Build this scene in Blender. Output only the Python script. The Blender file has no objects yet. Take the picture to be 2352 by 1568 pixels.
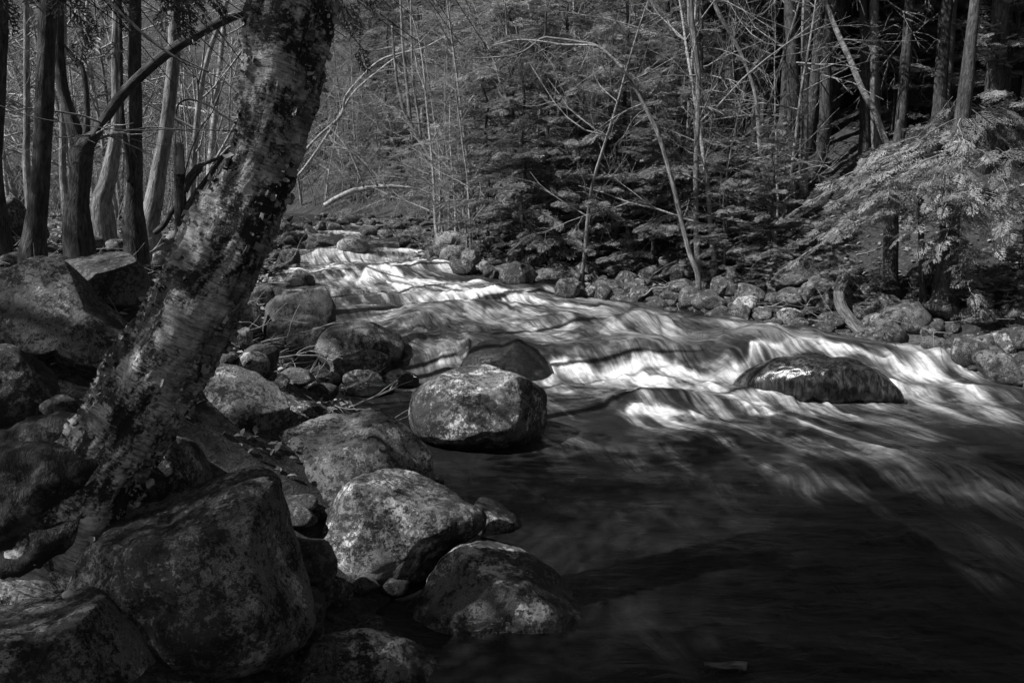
import bpy, bmesh, math, random
import numpy as np
from mathutils import Vector, Matrix

C = bpy.context.scene.collection
random.seed(7); RNG = np.random.default_rng(7)

# ------------------------------------------------------------------ camera
EYE = np.array([0.0, 0.0, 2.2]); FPX = 1829.0; PITCH = math.radians(10.35)
cam_d = bpy.data.cameras.new('camera'); cam = bpy.data.objects.new('camera', cam_d); C.objects.link(cam)
cam_d.lens = 28.0; cam_d.sensor_width = 36.0; cam_d.clip_end = 500; cam_d.clip_start = 0.05
cam.location = EYE; cam.rotation_euler = (math.pi/2 - PITCH, 0, 0)
bpy.context.scene.camera = cam
# ------------------------------------------------------------------ light
SUN = np.array([-0.72, -0.27, 0.86]); SUN /= np.linalg.norm(SUN)
wd = bpy.data.worlds.new('World'); bpy.context.scene.world = wd; wd.use_nodes = True
nt = wd.node_tree; bg = nt.nodes['Background']
sk = nt.nodes.new('ShaderNodeTexSky'); sk.sky_type = 'NISHITA'; sk.sun_disc = False
sk.sun_elevation = math.asin(SUN[2]); sk.sun_rotation = math.atan2(SUN[0], SUN[1])
bw = nt.nodes.new('ShaderNodeRGBToBW'); nt.links.new(sk.outputs[0], bw.inputs[0])
nt.links.new(bw.outputs[0], bg.inputs[0]); bg.inputs[1].default_value = 0.052
sl = bpy.data.lights.new('sun', 'SUN'); sl.energy = 5.0; sl.angle = math.radians(0.5); sl.color = (1, 1, 1)
so = bpy.data.objects.new('sun', sl); C.objects.link(so)
so.rotation_euler = Vector(SUN).to_track_quat('Z', 'Y').to_euler()
vs = bpy.context.scene.view_settings
vs.view_transform = 'Standard'; vs.look = 'None'; vs.gamma = 1; vs.use_curve_mapping = False; vs.exposure = 0.48
bpy.context.scene.cycles.max_bounces = 5
bpy.context.scene.cycles.diffuse_bounces = 3
bpy.context.scene.cycles.use_denoising = True

# ------------------------------------------------------------------ maths helpers
def ray(u, v):
    xc = (u - 1176.0)/FPX; yc = (784.0 - v)/FPX; c, s = math.cos(PITCH), math.sin(PITCH)
    return np.array([xc, c + yc*s, -s + yc*c])
def at(u, v, y):
    r = ray(u, v); return EYE + r*(y/r[1])
def mpp(u, v, y):                      # metres per photo pixel at forward distance y
    r = ray(u, v); return y/r[1]/FPX

def _hash(ix, iy, iz, seed):
    h = (ix.astype(np.int64)*374761393 + iy.astype(np.int64)*668265263 + iz.astype(np.int64)*2147483647 + seed*1274126177) & 0xffffffff
    h = ((h ^ (h >> 13))*1274126177) & 0xffffffff
    h = ((h ^ (h >> 16))*2246822519) & 0xffffffff
    return ((h ^ (h >> 15)) & 0xffff)/65535.0
def vnoise(p, seed=0):
    p = np.asarray(p, float); i = np.floor(p); f = p - i; f = f*f*f*(f*(f*6 - 15) + 10)
    ix, iy, iz = i[..., 0], i[..., 1], i[..., 2]
    r = 0
    for dx in (0, 1):
        for dy in (0, 1):
            for dz in (0, 1):
                w = (f[..., 0] if dx else 1 - f[..., 0])*(f[..., 1] if dy else 1 - f[..., 1])*(f[..., 2] if dz else 1 - f[..., 2])
                r = r + w*_hash(ix + dx, iy + dy, iz + dz, seed)
    return r*2 - 1
def fbm(p, oct=4, seed=0, gain=0.5):
    p = np.asarray(p, float); a = 1.0; r = 0; t = 0
    for k in range(oct):
        r = r + a*vnoise(p*(2.03**k) + 17.3*k, seed + k); t += a; a *= gain
    return r/t
def xyz(x, y, z=0.0):
    x, y, z = np.broadcast_arrays(np.asarray(x, float), np.asarray(y, float), np.asarray(z, float))
    return np.stack([x, y, z], -1)
def sstep(a, b, x):
    t = np.clip((x - a)/(b - a), 0, 1); return t*t*(3 - 2*t)

# ------------------------------------------------------------------ water level and ground level
LY = [-30, 5.5, 9.25, 9.7, 10.25, 11.25, 11.75, 12.9, 13.35, 14.2, 14.7, 16.4, 16.9, 18.4, 18.9, 22, 28, 36, 60, 140]
LZ = [-.06, 0.0, 0.02, .22, .36, .40, .52, .56, .66, .69, .79, .84, .95, .99, 1.07, 1.13, 1.3, 1.5, 2.6, 6]
_ys = np.linspace(-30, 140, 8501); _zs = np.interp(_ys, LY, LZ)
_k = np.exp(-0.5*(np.arange(-12, 13)/5.0)**2); _k /= _k.sum()
_zs = np.convolve(np.pad(_zs, 12, 'edge'), _k, 'valid')
def level(y): return np.interp(y, _ys, _zs)
def water_base(x, y):
    x = np.asarray(x, float); y = np.asarray(y, float)
    wob = 0.28*vnoise(xyz(x*0.9, y*0.15, 3.0), 5) + 0.12*vnoise(xyz(x*2.6, y*.3, 9.0), 6)
    return level(y + wob*sstep(8, 9.2, y))
def march(u, v, fn, y0=2.0, y1=120.0):
    r = ray(u, v); y = np.geomspace(y0, y1, 2600); t = y/r[1]
    x = r[0]*t; z = EYE[2] + r[2]*t; d = z - fn(x, y)
    k = np.nonzero(d < 0)[0]
    if len(k) == 0: return np.array([x[-1], y[-1], z[-1]])
    k = k[0]; return np.array([x[k], y[k], z[k]])
def px_shore(pts):
    w = [march(u, v, water_base) for u, v in pts]; w.sort(key=lambda p: p[1])
    return [p[1] for p in w], [p[0] for p in w]
_ry, _rx = px_shore([(905, 522), (975, 600), (1130, 632), (1240, 655), (1420, 692), (1560, 724), (1780, 750), (2000, 797), (2200, 818)])
_ly, _lx = px_shore([(650, 522), (640, 600), (625, 660), (600, 700), (640, 790), (690, 900), (760, 960), (940, 1020), (990, 1100), (990, 1250), (880, 1400), (960, 1568)])
_ry = [-30, 2, 8.6] + _ry + [33, 40, 50, 140]; _rx = [9.0, 6.6, 6.3] + _rx + [-8.0, -16, -38, -200]
_ly = [-30, 1.5] + _ly + [33, 40, 50, 140]; _lx = [1.5, -.1] + _lx + [-12.5, -21, -44, -210]
def xr(y): return np.interp(y, _ry, _rx)
def xl(y): return np.interp(y, _ly, _lx)

def ground(x, y):
    x = np.asarray(x, float); y = np.asarray(y, float)
    wl = level(y); dl = xl(y) - x; dr = x - xr(y)
    hill = 0.34*np.maximum(0, y - 27) + .0*x
    T = np.maximum(1.75, wl + .5) + .03*np.clip(dl - 6, 0, 20) + .28*np.maximum(dl - 16, 0)
    s = np.interp(dl, [0, .6, 1.3, 2.3, 3.5, 6], [0, .22, .48, .75, .92, 1])
    zl = wl + s*(T - wl)*(1 - .75*sstep(4.9, 2.9, y)*np.clip(1.6 - dl, .55, 1)) + hill*sstep(2, 10, dl)
    zr = wl + np.interp(dr, [0, 1, 3, 6, 12, 30, 60, 200], [-.03, .2, .72, 1.75, 4.1, 12, 22, 60]) + hill*.8*sstep(2, 10, dr)
    ch = wl - .45*sstep(0, 1.2, np.minimum(-dl, -dr)) - .05
    z = np.where(dl > 0, zl, np.where(dr > 0, zr, ch))
    n = .16*fbm(xyz(x*.55, y*.55), 4, 11) + .05*fbm(xyz(x*2.5, y*2.5), 3, 21)
    out = np.maximum(dl, dr)
    z = z + n*sstep(-.3, 1.2, out)*np.where(out > 12, 2.5, 1) + .9*fbm(xyz(x*.09, y*.09), 2, 31)*sstep(6, 20, out)
    return z
def surface(x, y):
    g = ground(x, y); w = water_base(x, y)
    inn = (x > xl(y)) & (x < xr(y))
    return np.where(inn, np.maximum(g, w), g)
def hit(u, v): return march(u, v, surface)

# ------------------------------------------------------------------ mesh helpers
class Geo:
    def __init__(s): s.v = []; s.q = []; s.t = []; s.a = []; s.n = 0
    def add(s, v, q=None, t=None, a=None):
        v = np.asarray(v, np.float32)
        s.v.append(v)
        if q is not None and len(q): s.q.append(np.asarray(q, np.int64) + s.n)
        if t is not None and len(t): s.t.append(np.asarray(t, np.int64) + s.n)
        s.a.append(np.zeros((len(v), 3), np.float32) if a is None else np.asarray(a, np.float32))
        s.n += len(v)
    def mesh(s, name, mat, smooth=True):
        return make_mesh(name, np.concatenate(s.v), np.concatenate(s.q) if s.q else None, np.concatenate(s.t) if s.t else None,
                         mat, smooth, {'surf': np.concatenate(s.a)})
def make_mesh(name, v, q, t, mat, smooth=True, attrs=None):
    m = bpy.data.meshes.new(name); nq = 0 if q is None else len(q); ntr = 0 if t is None else len(t)
    m.vertices.add(len(v)); m.vertices.foreach_set('co', np.asarray(v, np.float32).ravel())
    li = []
    if nq: li.append(np.asarray(q).ravel())
    if ntr: li.append(np.asarray(t).ravel())
    li = np.concatenate(li).astype(np.int32)
    m.loops.add(len(li)); m.loops.foreach_set('vertex_index', li)
    st = np.concatenate([np.arange(nq)*4, nq*4 + np.arange(ntr)*3]).astype(np.int32)
    m.polygons.add(nq + ntr); m.polygons.foreach_set('loop_start', st)
    m.polygons.foreach_set('loop_total', np.concatenate([np.full(nq, 4), np.full(ntr, 3)]).astype(np.int32))
    m.polygons.foreach_set('use_smooth', np.full(nq + ntr, smooth))
    m.update(calc_edges=True)
    if attrs:
        for k, a in attrs.items():
            if a.ndim == 2:
                at_ = m.attributes.new(k, 'FLOAT_VECTOR', 'POINT'); at_.data.foreach_set('vector', np.asarray(a, np.float32).ravel())
            else:
                at_ = m.attributes.new(k, 'FLOAT', 'POINT'); at_.data.foreach_set('value', np.asarray(a, np.float32).ravel())
    m.materials.append(mat); return m
def link(name, data, parent=None, loc=None):
    o = bpy.data.objects.new(name, data); C.objects.link(o)
    if parent is not None: o.parent = parent
    if loc is not None: o.location = loc
    return o
def tag(o, label=None, cat=None, group=None, kind=None):
    if label: o['label'] = label
    if cat: o['category'] = cat
    if group: o['group'] = group
    if kind: o['kind'] = kind
    return o
def thing(name, label, cat, loc=(0, 0, 0), group=None):
    o = bpy.data.objects.new(name, None); C.objects.link(o); o.location = loc; o.empty_display_size = .2
    return tag(o, label, cat, group)
def copy_thing(src, label=None, group=None, loc=None, rz=0.0, sc=1.0):
    r = src.copy(); C.objects.link(r)
    if label: r['label'] = label
    if group: r['group'] = group
    if loc is not None: r.location = loc
    r.rotation_euler = (0, 0, rz); r.scale = (sc,)*3 if np.isscalar(sc) else sc
    for ch in KIDS.get(src.name, []):
        c = ch.copy(); C.objects.link(c); c.parent = r
    return r
KIDS = {}
def part(name, data, parent, kind=None):
    o = link(name, data, parent); KIDS.setdefault(parent.name, []).append(o)
    if kind: o['kind'] = kind
    return o

def spline(pts, n):
    pts = np.asarray(pts, float); P = np.vstack([2*pts[0] - pts[1], pts, 2*pts[-1] - pts[-2]])
    seg = np.linalg.norm(np.diff(pts[:, :3], axis=0), axis=1); cum = np.concatenate([[0], np.cumsum(seg)])
    s = np.linspace(0, cum[-1], n); i = np.clip(np.searchsorted(cum, s, 'right') - 1, 0, len(pts) - 2)
    t = ((s - cum[i])/np.maximum(seg[i], 1e-9))[:, None]
    a, b, c, d = P[i], P[i + 1], P[i + 2], P[i + 3]
    return .5*((2*b) + (-a + c)*t + (2*a - 5*b + 4*c - d)*t*t + (-a + 3*b - 3*c + d)*t**3)
def tube(pts, rad, segs=6, rough=0.0, seed=0, rfreq=(3, 6)):
    pts = np.asarray(pts, float); n = len(pts); rad = np.broadcast_to(np.asarray(rad, float), (n,))
    T = np.gradient(pts, axis=0); T /= np.maximum(np.linalg.norm(T, axis=1, keepdims=True), 1e-9)
    up = np.array([0., 1, 0]) if abs(T[0][1]) < .8 else np.array([1., 0, 0])
    U = np.zeros((n, 3)); u = np.cross(T[0], up); u /= np.linalg.norm(u)
    for i in range(n):
        u = u - T[i]*np.dot(u, T[i]); u /= max(np.linalg.norm(u), 1e-9); U[i] = u
    V = np.cross(T, U)
    an = np.linspace(0, 2*math.pi, segs, endpoint=False)
    L = np.concatenate([[0], np.cumsum(np.linalg.norm(np.diff(pts, axis=0), axis=1))])
    rr = np.repeat(rad[:, None], segs, 1)
    if rough:
        g = xyz(np.cos(an)[None]*rfreq[0]*.5 + 0*L[:, None], np.sin(an)[None]*rfreq[0]*.5 + 0*L[:, None], L[:, None]*rfreq[1])
        rr = rr*(1 + rough*fbm(g, 3, seed))
    v = pts[:, None] + rr[..., None]*(np.cos(an)[None, :, None]*U[:, None] + np.sin(an)[None, :, None]*V[:, None])
    i = np.arange(n - 1)[:, None]*segs; j = np.arange(segs)[None]; j2 = (j + 1) % segs
    q = np.stack([i + j, i + j2, i + segs + j2, i + segs + j], -1).reshape(-1, 4)
    a = np.stack([np.repeat(np.cos(an)[None], n, 0)*rad[:, None], np.repeat(np.sin(an)[None], n, 0)*rad[:, None], np.repeat(L[:, None], segs, 1)], -1)
    return v.reshape(-1, 3), q, a.reshape(-1, 3)
def add_tube(g, pts, rad, segs=6, cap=True, **k):
    v, q, a = tube(pts, rad, segs, **k); n0 = len(v)
    t = []
    if cap:
        v = np.vstack([v, pts[0], pts[-1]]); a = np.vstack([a, a[0], a[-1]])
        last = n0 - segs
        for j in range(segs):
            t.append((n0, (j + 1) % segs, j)); t.append((n0 + 1, last + j, last + (j + 1) % segs))
    g.add(v, q, t, a)

# ------------------------------------------------------------------ materials (all greys: the place is seen in black and white)
def new_mat(name):
    m = bpy.data.materials.new(name); m.use_nodes = True; t = m.node_tree
    return m, t, t.nodes['Principled BSDF']
class NB:
    def __init__(s, t): s.t = t
    def n(s, typ, **kw):
        x = s.t.nodes.new(typ)
        for k, v in kw.items(): setattr(x, k, v)
        return x
    def put(s, sock, v):
        if hasattr(v, 'is_output'): s.t.links.new(v, sock)
        elif sock.type == 'VECTOR' and np.isscalar(v): sock.default_value = (v, v, v)
        elif sock.type == 'RGBA' and np.isscalar(v): sock.default_value = (v, v, v, 1)
        else: sock.default_value = v
    def noise(s, vec, scale, detail=4, rough=.55, dist=0.0):
        x = s.n('ShaderNodeTexNoise'); s.put(x.inputs['Vector'], vec); s.put(x.inputs['Scale'], scale)
        x.inputs['Detail'].default_value = detail; x.inputs['Roughness'].default_value = rough; x.inputs['Distortion'].default_value = dist
        return x.outputs['Fac']
    def ramp(s, fac, stops):
        x = s.n('ShaderNodeValToRGB'); s.put(x.inputs[0], fac); e = x.color_ramp.elements
        while len(e) < len(stops): e.new(.5)
        for el, (p, c) in zip(e, stops): el.position = p; el.color = (c, c, c, 1)
        return x.outputs[0]
    def math(s, op, a, b=0.0, clamp=False):
        x = s.n('ShaderNodeMath', operation=op); x.use_clamp = clamp; s.put(x.inputs[0], a); s.put(x.inputs[1], b); return x.outputs[0]
    def mix(s, f, a, b):
        x = s.n('ShaderNodeMix', data_type='FLOAT'); s.put(x.inputs[0], f); s.put(x.inputs[2], a); s.put(x.inputs[3], b); return x.outputs[0]
    def obj(s): return s.n('ShaderNodeTexCoord').outputs['Object']
    def pos(s): return s.n('ShaderNodeNewGeometry').outputs['Position']
    def attr(s, name, out='Vector'): return s.n('ShaderNodeAttribute', attribute_name=name).outputs[out]
    def scale(s, vec, xyz_):
        x = s.n('ShaderNodeVectorMath', operation='MULTIPLY'); s.put(x.inputs[0], vec); x.inputs[1].default_value = xyz_; return x.outputs[0]
    def addv(s, a, b):
        x = s.n('ShaderNodeVectorMath', operation='ADD'); s.put(x.inputs[0], a); s.put(x.inputs[1], b); return x.outputs[0]
    def rnd(s): return s.n('ShaderNodeObjectInfo').outputs['Random']
    def bump(s, h, strength=.5, dist=.02):
        x = s.n('ShaderNodeBump'); s.put(x.inputs['Height'], h); x.inputs['Strength'].default_value = strength; x.inputs['Distance'].default_value = dist
        return x.outputs[0]

def rock_mat(name, base, lichen, lich_amt, moss_amt, rough=.85, wet=False):
    m, t, b = new_mat(name); N = NB(t)
    r = N.rnd(); off = N.math('MULTIPLY', r, 37.0)
    p = N.addv(N.obj(), off)
    big = N.noise(p, 2.2, 5, .6); mid = N.noise(p, 7.0, 6, .65); fine = N.noise(p, 60.0, 4, .7); gr = N.noise(p, 190, 2, .6)
    col = N.ramp(big, [(.3, base*.6), (.7, base*1.35)])
    col = N.math('MULTIPLY', col, N.ramp(gr, [(.35, .55), (.65, 1.5)]))
    col = N.math('MULTIPLY', col, N.mix(r, .75, 1.25))
    lm = N.math('ADD', N.noise(p, 3.6, 8, .68), N.math('MULTIPLY', N.math('SUBTRACT', fine, .5), .30))
    lf = N.ramp(lm, [(.595 - lich_amt, 0), (.635 - lich_amt, 1)])
    lc = N.math('MULTIPLY', lichen, N.ramp(fine, [(.3, .5), (.65, 1.15)]))
    col = N.mix(lf, col, lc)
    mm = N.math('ADD', N.math('ADD', N.noise(N.addv(p, 9.1), 4.2, 7, .66), N.math('MULTIPLY', N.math('SUBTRACT', mid, .5), .25)), N.math('MULTIPLY', N.math('SUBTRACT', fine, .5), .5))
    mf = N.ramp(mm, [(.64 - moss_amt, 0), (.70 - moss_amt, 1)])
    col = N.mix(mf, col, .018)
    sp_ = N.noise(N.addv(p, 3.3), 26, 6, .75); big2 = N.noise(N.addv(p, 5.7), 1.6, 3, .6)
    sf = N.ramp(N.math('ADD', sp_, N.math('MULTIPLY', N.math('SUBTRACT', big2, .5), .55)), [(.54 - moss_amt*.5, 0), (.60 - moss_amt*.5, 1)])
    col = N.mix(N.math('MULTIPLY', sf, .85), col, .022)
    wetf = N.attr('wet', 'Fac')
    col = N.mix(wetf, col, N.math('MULTIPLY', col, .30))
    t.links.new(col, b.inputs['Base Color'])
    b.inputs['Specular IOR Level'].default_value = .35 if not wet else .5
    N.put(b.inputs['Roughness'], N.mix(wetf, rough, .15))
    h = N.math('ADD', N.math('MULTIPLY', mid, .8), N.math('ADD', N.math('MULTIPLY', fine, .25), N.math('MULTIPLY', N.math('ADD', N.math('ADD', mf, sf), lf), .14)))
    t.links.new(N.bump(h, .9, .035), b.inputs['Normal'])
    return m
M_ROCK = rock_mat('lichen_granite', .14, .56, .075, .08)
M_ROCKD = rock_mat('dark_mossy_shaded_granite', .125, .40, .05, .09)  # mossy stone; its dark tone also stands in for shade
M_ROCKP = rock_mat('plain_granite', .10, .22, -.03, .03)
M_ROCKB = rock_mat('pale_dry_sunlit_granite', .22, .50, .04, .05)  # pale stone; also puts sunlight into the colour of the lit stones
M_ROCKW = rock_mat('wet_stone', .012, .10, -.08, .06, .17, True)
M_ROCKG = rock_mat('bank_stone', .13, .45, .05, .09)

def sheet_rock_mat():
    m, t, b = new_mat('rock_under_falling_water'); N = NB(t); p = N.obj(); s1 = N.noise(N.scale(p, (14, 14, 2.2)), 1.0, 5, .7, 1.2); s2 = N.noise(p, 3.0, 3, .6)
    col = N.math('MULTIPLY', N.ramp(s1, [(.45, .010), (.82, .17)]), N.ramp(s2, [(.35, .25), (.7, 1.3)]))
    t.links.new(col, b.inputs['Base Color']); b.inputs['Roughness'].default_value = .25; t.links.new(N.bump(s1, .35, .02), b.inputs['Normal']); return m
M_SHEET = sheet_rock_mat()
def ground_mat():
    m, t, b = new_mat('forest_floor'); N = NB(t); p = N.pos()
    a = N.noise(p, 1.1, 6, .6); f = N.noise(p, 14, 5, .7, 1.0); g = N.noise(N.scale(p, (1, 1, 3)), 55, 3, .7)
    col = N.ramp(a, [(.3, .018), (.7, .05)])
    col = N.math('MULTIPLY', col, N.ramp(f, [(.34, .2), (.7, 2.8)])); col = N.math('MULTIPLY', col, N.ramp(g, [(.35, .55), (.7, 1.7)]))
    t.links.new(col, b.inputs['Base Color']); b.inputs['Roughness'].default_value = .95
    t.links.new(N.bump(N.math('ADD', f, N.math('MULTIPLY', g, .4)), 1, .06), b.inputs['Normal']); return m
def birch_mat(name, pale, dark, k=1.0, patch=.5):
    m, t, b = new_mat(name); N = NB(t); s = N.attr('surf'); r = N.math('MULTIPLY', N.rnd(), 21.0); s = N.addv(s, r)
    lent = N.noise(N.scale(s, (9*k, 9*k, 95*k)), 1.0, 4, .65, .5)
    sheet = N.noise(N.scale(s, (8*k, 8*k, 14*k)), 1.0, 6, .65, .6)
    moss = N.noise(N.scale(s, (5*k, 5*k, 3.2*k)), 1.0, 7, .72, .4)
    fine = N.noise(N.scale(s, (60*k, 60*k, 90*k)), 1.0, 3, .7)
    col = N.math('MULTIPLY', pale, N.ramp(lent, [(.33, .22), (.47, .8), (.7, 1.15)]))
    col = N.math('MULTIPLY', col, N.ramp(sheet, [(.32, .45), (.6, 1.15)])); col = N.math('MULTIPLY', col, N.ramp(fine, [(.3, .7), (.7, 1.15)]))
    mf = N.ramp(N.math('ADD', moss, N.math('MULTIPLY', N.math('SUBTRACT', fine, .5), .22)), [(patch - .03, 1), (patch + .05, 0)])
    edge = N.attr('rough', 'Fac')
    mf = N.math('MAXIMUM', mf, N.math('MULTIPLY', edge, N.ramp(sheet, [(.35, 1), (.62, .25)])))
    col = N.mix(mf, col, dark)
    t.links.new(col, b.inputs['Base Color']); b.inputs['Roughness'].default_value = .6; b.inputs['Specular IOR Level'].default_value = .3
    h = N.math('ADD', N.math('MULTIPLY', sheet, .7), N.math('ADD', N.math('MULTIPLY', lent, .35), N.math('ADD', N.math('MULTIPLY', moss, .9), N.math('MULTIPLY', fine, .2))))
    t.links.new(N.bump(h, 1.0, .03/k), b.inputs['Normal']); return m
def bark_mat(name, lo, hi, k=1.0):
    m, t, b = new_mat(name); N = NB(t); s = N.addv(N.attr('surf'), N.math('MULTIPLY', N.rnd(), 13.0))
    ridge = N.noise(N.scale(s, (45*k, 45*k, 9*k)), 1.0, 5, .65, .8); blot = N.noise(N.scale(s, (7*k, 7*k, 3*k)), 1.0, 4, .6)
    col = N.math('MULTIPLY', N.ramp(ridge, [(.38, lo), (.62, hi)]), N.ramp(blot, [(.35, .55), (.65, 1.35)]))
    t.links.new(col, b.inputs['Base Color']); b.inputs['Roughness'].default_value = .9
    t.links.new(N.bump(N.math('ADD', ridge, blot), 1, .03/k), b.inputs['Normal']); return m
def plain_mat(name, val, rough=.8, var=.4):
    m, t, b = new_mat(name); N = NB(t); n = N.noise(N.pos(), 6, 3, .6)
    t.links.new(N.ramp(n, [(.3, val*(1 - var)), (.7, val*(1 + var))]), b.inputs['Base Color']); b.inputs['Roughness'].default_value = rough; return m
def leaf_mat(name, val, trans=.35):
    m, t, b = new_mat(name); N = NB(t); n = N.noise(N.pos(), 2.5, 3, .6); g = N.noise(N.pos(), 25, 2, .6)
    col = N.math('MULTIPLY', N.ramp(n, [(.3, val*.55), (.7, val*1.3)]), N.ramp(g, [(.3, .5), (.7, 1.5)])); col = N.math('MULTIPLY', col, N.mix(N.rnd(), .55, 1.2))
    d = N.n('ShaderNodeBsdfDiffuse'); tr = N.n('ShaderNodeBsdfTranslucent'); gl = N.n('ShaderNodeBsdfGlossy'); gl.inputs['Roughness'].default_value = .45
    mx = N.n('ShaderNodeMixShader'); mx.inputs[0].default_value = trans; m2 = N.n('ShaderNodeMixShader'); m2.inputs[0].default_value = .05
    t.links.new(col, d.inputs[0]); t.links.new(col, tr.inputs[0]); t.links.new(d.outputs[0], mx.inputs[1]); t.links.new(tr.outputs[0], mx.inputs[2])
    gl.inputs[0].default_value = (.6, .6, .6, 1)
    t.links.new(mx.outputs[0], m2.inputs[1]); t.links.new(gl.outputs[0], m2.inputs[2])
    t.links.new(m2.outputs[0], t.nodes['Material Output'].inputs[0]); t.nodes.remove(b); return m
def water_mat():
    m, t, b = new_mat('rushing_water'); N = NB(t); f = N.attr('flow'); foam = N.attr('foam', 'Fac')
    st = N.noise(N.scale(f, (15, 1.7, 1)), 1.0, 5, .65, .5); st2 = N.noise(N.scale(f, (36, 3.0, 1)), 1.0, 4, .65, .4); cl = N.noise(N.scale(f, (2.4, 1.1, 1)), 1.0, 4, .6, .6)
    mod = N.math('ADD', N.math('MULTIPLY', N.math('SUBTRACT', st, .5), 2.2), N.math('MULTIPLY', N.math('SUBTRACT', st2, .5), 1.2))
    ff = N.math('ADD', foam, N.math('MULTIPLY', mod, N.math('MULTIPLY', N.math('MULTIPLY', foam, N.math('SUBTRACT', 1.3, foam)), 1.4)), True)
    veil = N.math('MULTIPLY', N.ramp(cl, [(.42, 0), (.75, 1)]), N.ramp(st, [(.35, .15), (.7, 1)]))
    ff = N.math('ADD', ff, N.math('MULTIPLY', veil, .075), True)
    wv = N.noise(N.scale(N.pos(), (.55, 1.5, 1)), 6.0, 6, .70, .5)
    ff = N.math('MULTIPLY', ff, N.ramp(wv, [(.28, .6), (.6, 1.15)]))
    fin = N.math('POWER', ff, 1.3)
    t.links.new(N.mix(fin, .012, .70), b.inputs['Base Color']); N.put(b.inputs['Roughness'], N.mix(N.math('MULTIPLY', fin, 1.6, True), .17, .75))
    b.inputs['IOR'].default_value = 1.33; b.inputs['Specular IOR Level'].default_value = .45
    rp = N.noise(N.scale(N.pos(), (1.6, 4.2, 1)), 3.2, 5, .62, .8)
    h = N.math('ADD', N.math('MULTIPLY', rp, .9), N.math('ADD', N.math('MULTIPLY', st, .6), N.math('MULTIPLY', st2, .3)))
    t.links.new(N.bump(h, .5, .03), b.inputs['Normal']); return m
M_GROUND = ground_mat()
M_BIRCH = birch_mat('shaggy_birch_bark', .58, .016, 1.0, .49)
M_BIRCHF = birch_mat('pale_birch_bark', .50, .10, .7, .30)
M_ROOT = birch_mat('mossy_root_bark', .14, .012, 1.0, .52); M_BARK = bark_mat('ridged_dark_bark', .022, .10); M_BARKL = bark_mat('smooth_grey_bark', .11, .32, .7)
M_BARKM = bark_mat('worn_log_bark', .05, .17, .8); M_TWIG = bark_mat('grey_twig', .16, .40, 1.0); M_TWIGD = bark_mat('dark_twig', .03, .10, 1.0)
M_WOOD = bark_mat('weathered_bare_wood', .16, .42, .6)
M_CURL = plain_mat('curled_bark_paper', .24, .6, .8)
M_LEAF = leaf_mat('hemlock_needles', .29); M_LEAFD = leaf_mat('shaded_hemlock_needles', .07, .25)  # second needles are a darker copy, shade put into the colour
M_LITTER = plain_mat('dry_leaf', .20, .8, .7); M_IRON = plain_mat('rusted_iron', .05, .6); M_WHITE = plain_mat('white_quartz', .34, .7, .5)
M_WATER = water_mat()

# ------------------------------------------------------------------ ground sheet
def axis(parts): return np.concatenate([np.linspace(a, b, n, endpoint=False) for a, b, n in parts] + [[parts[-1][1]]])
gx = axis([(-120, -30, 40), (-30, -8, 90), (-8, 12, 260), (12, 40, 110), (40, 130, 40)])
gy = axis([(-40, -2, 50), (-2, 24, 300), (24, 60, 110), (60, 160, 50)])
X, Y = np.meshgrid(gx, gy); Z = ground(X, Y)
nx, ny = len(gx), len(gy); i = (np.arange(ny - 1)[:, None]*nx + np.arange(nx - 1)[None])
q = np.stack([i, i + 1, i + nx + 1, i + nx], -1).reshape(-1, 4)
tag(link('ground', make_mesh('ground', np.stack([X, Y, Z], -1).reshape(-1, 3), q, None, M_GROUND)), kind='structure')

# ------------------------------------------------------------------ stream
rows = np.concatenate([np.linspace(-12, 2.4, 30, endpoint=False), np.geomspace(2.4, 8, 190, endpoint=False), np.linspace(8, 15, 330, endpoint=False), np.geomspace(15, 34, 180), np.linspace(34.5, 60, 30)])
cols = np.linspace(0, 1, 600)
Yw, Cw = np.meshgrid(rows, cols, indexing='ij'); XL = xl(Yw) - .5; XR = xr(Yw) + .5
Xw = XL + Cw*(XR - XL); Zw = water_base(Xw, Yw)
act = np.interp(Yw, [2, 6, 9, 10, 20, 40], [.4, .55, .9, .9, .55, .4])*sstep(0, .12, Cw)*sstep(1, .9, Cw)
F = xyz(Cw*7.0 + .22*fbm(xyz(Xw*.7, Yw*.7, 21), 3, 44), Yw, 0)
warp = .25*fbm(xyz(Xw*.8, Yw*.8, 2), 2, 41)
Zw = Zw + act*(.040*fbm(xyz(Cw*10 + warp, Yw*1.5, 1), 4, 42) + .032*fbm(xyz(Cw*30 + warp, Yw*2.6, 4), 4, 43) + .050*fbm(xyz(Xw*.8 + warp, Yw*3.0, 6), 4, 45))
# swells over drowned stones: photo point, half widths in metres (across, along), height
SWELLS = [(1090, 722, .75, .35, .17), (1300, 752, .55, .3, .16), (1470, 778, .6, .35, .15), (1640, 770, .7, .4, .12), (1500, 822, 1.0, .4, .13),
          (1530, 935, .75, .35, .15), (1960, 900, .8, .4, .06), (960, 752, .5, .3, .13), (870, 640, .8, .45, .15), (1000, 622, .7, .5, .14),
          (760, 592, .8, .6, .14), (1150, 690, .8, .3, .10), (900, 690, .6, .4, .10), (2160, 838, .8, .35, .13), (1800, 800, .7, .3, .12),
          (1740, 845, .5, .35, .16), (1700, 1000, 1.0, .5, .07), (2050, 1080, .8, .5, .07), (2250, 905, .6, .35, .09), (1130, 800, .6, .3, .06)]
for u, v, a, bb, h in SWELLS:
    p = march(u, v, water_base); dx = (Xw - p[0])/a; dy = Yw - p[1]
    dy = np.where(dy < 0, dy/(bb*.55), dy/(bb*1.3)); Zw = Zw + h*np.exp(-(dx*dx + dy*dy))
foam = np.zeros_like(Zw)
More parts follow.
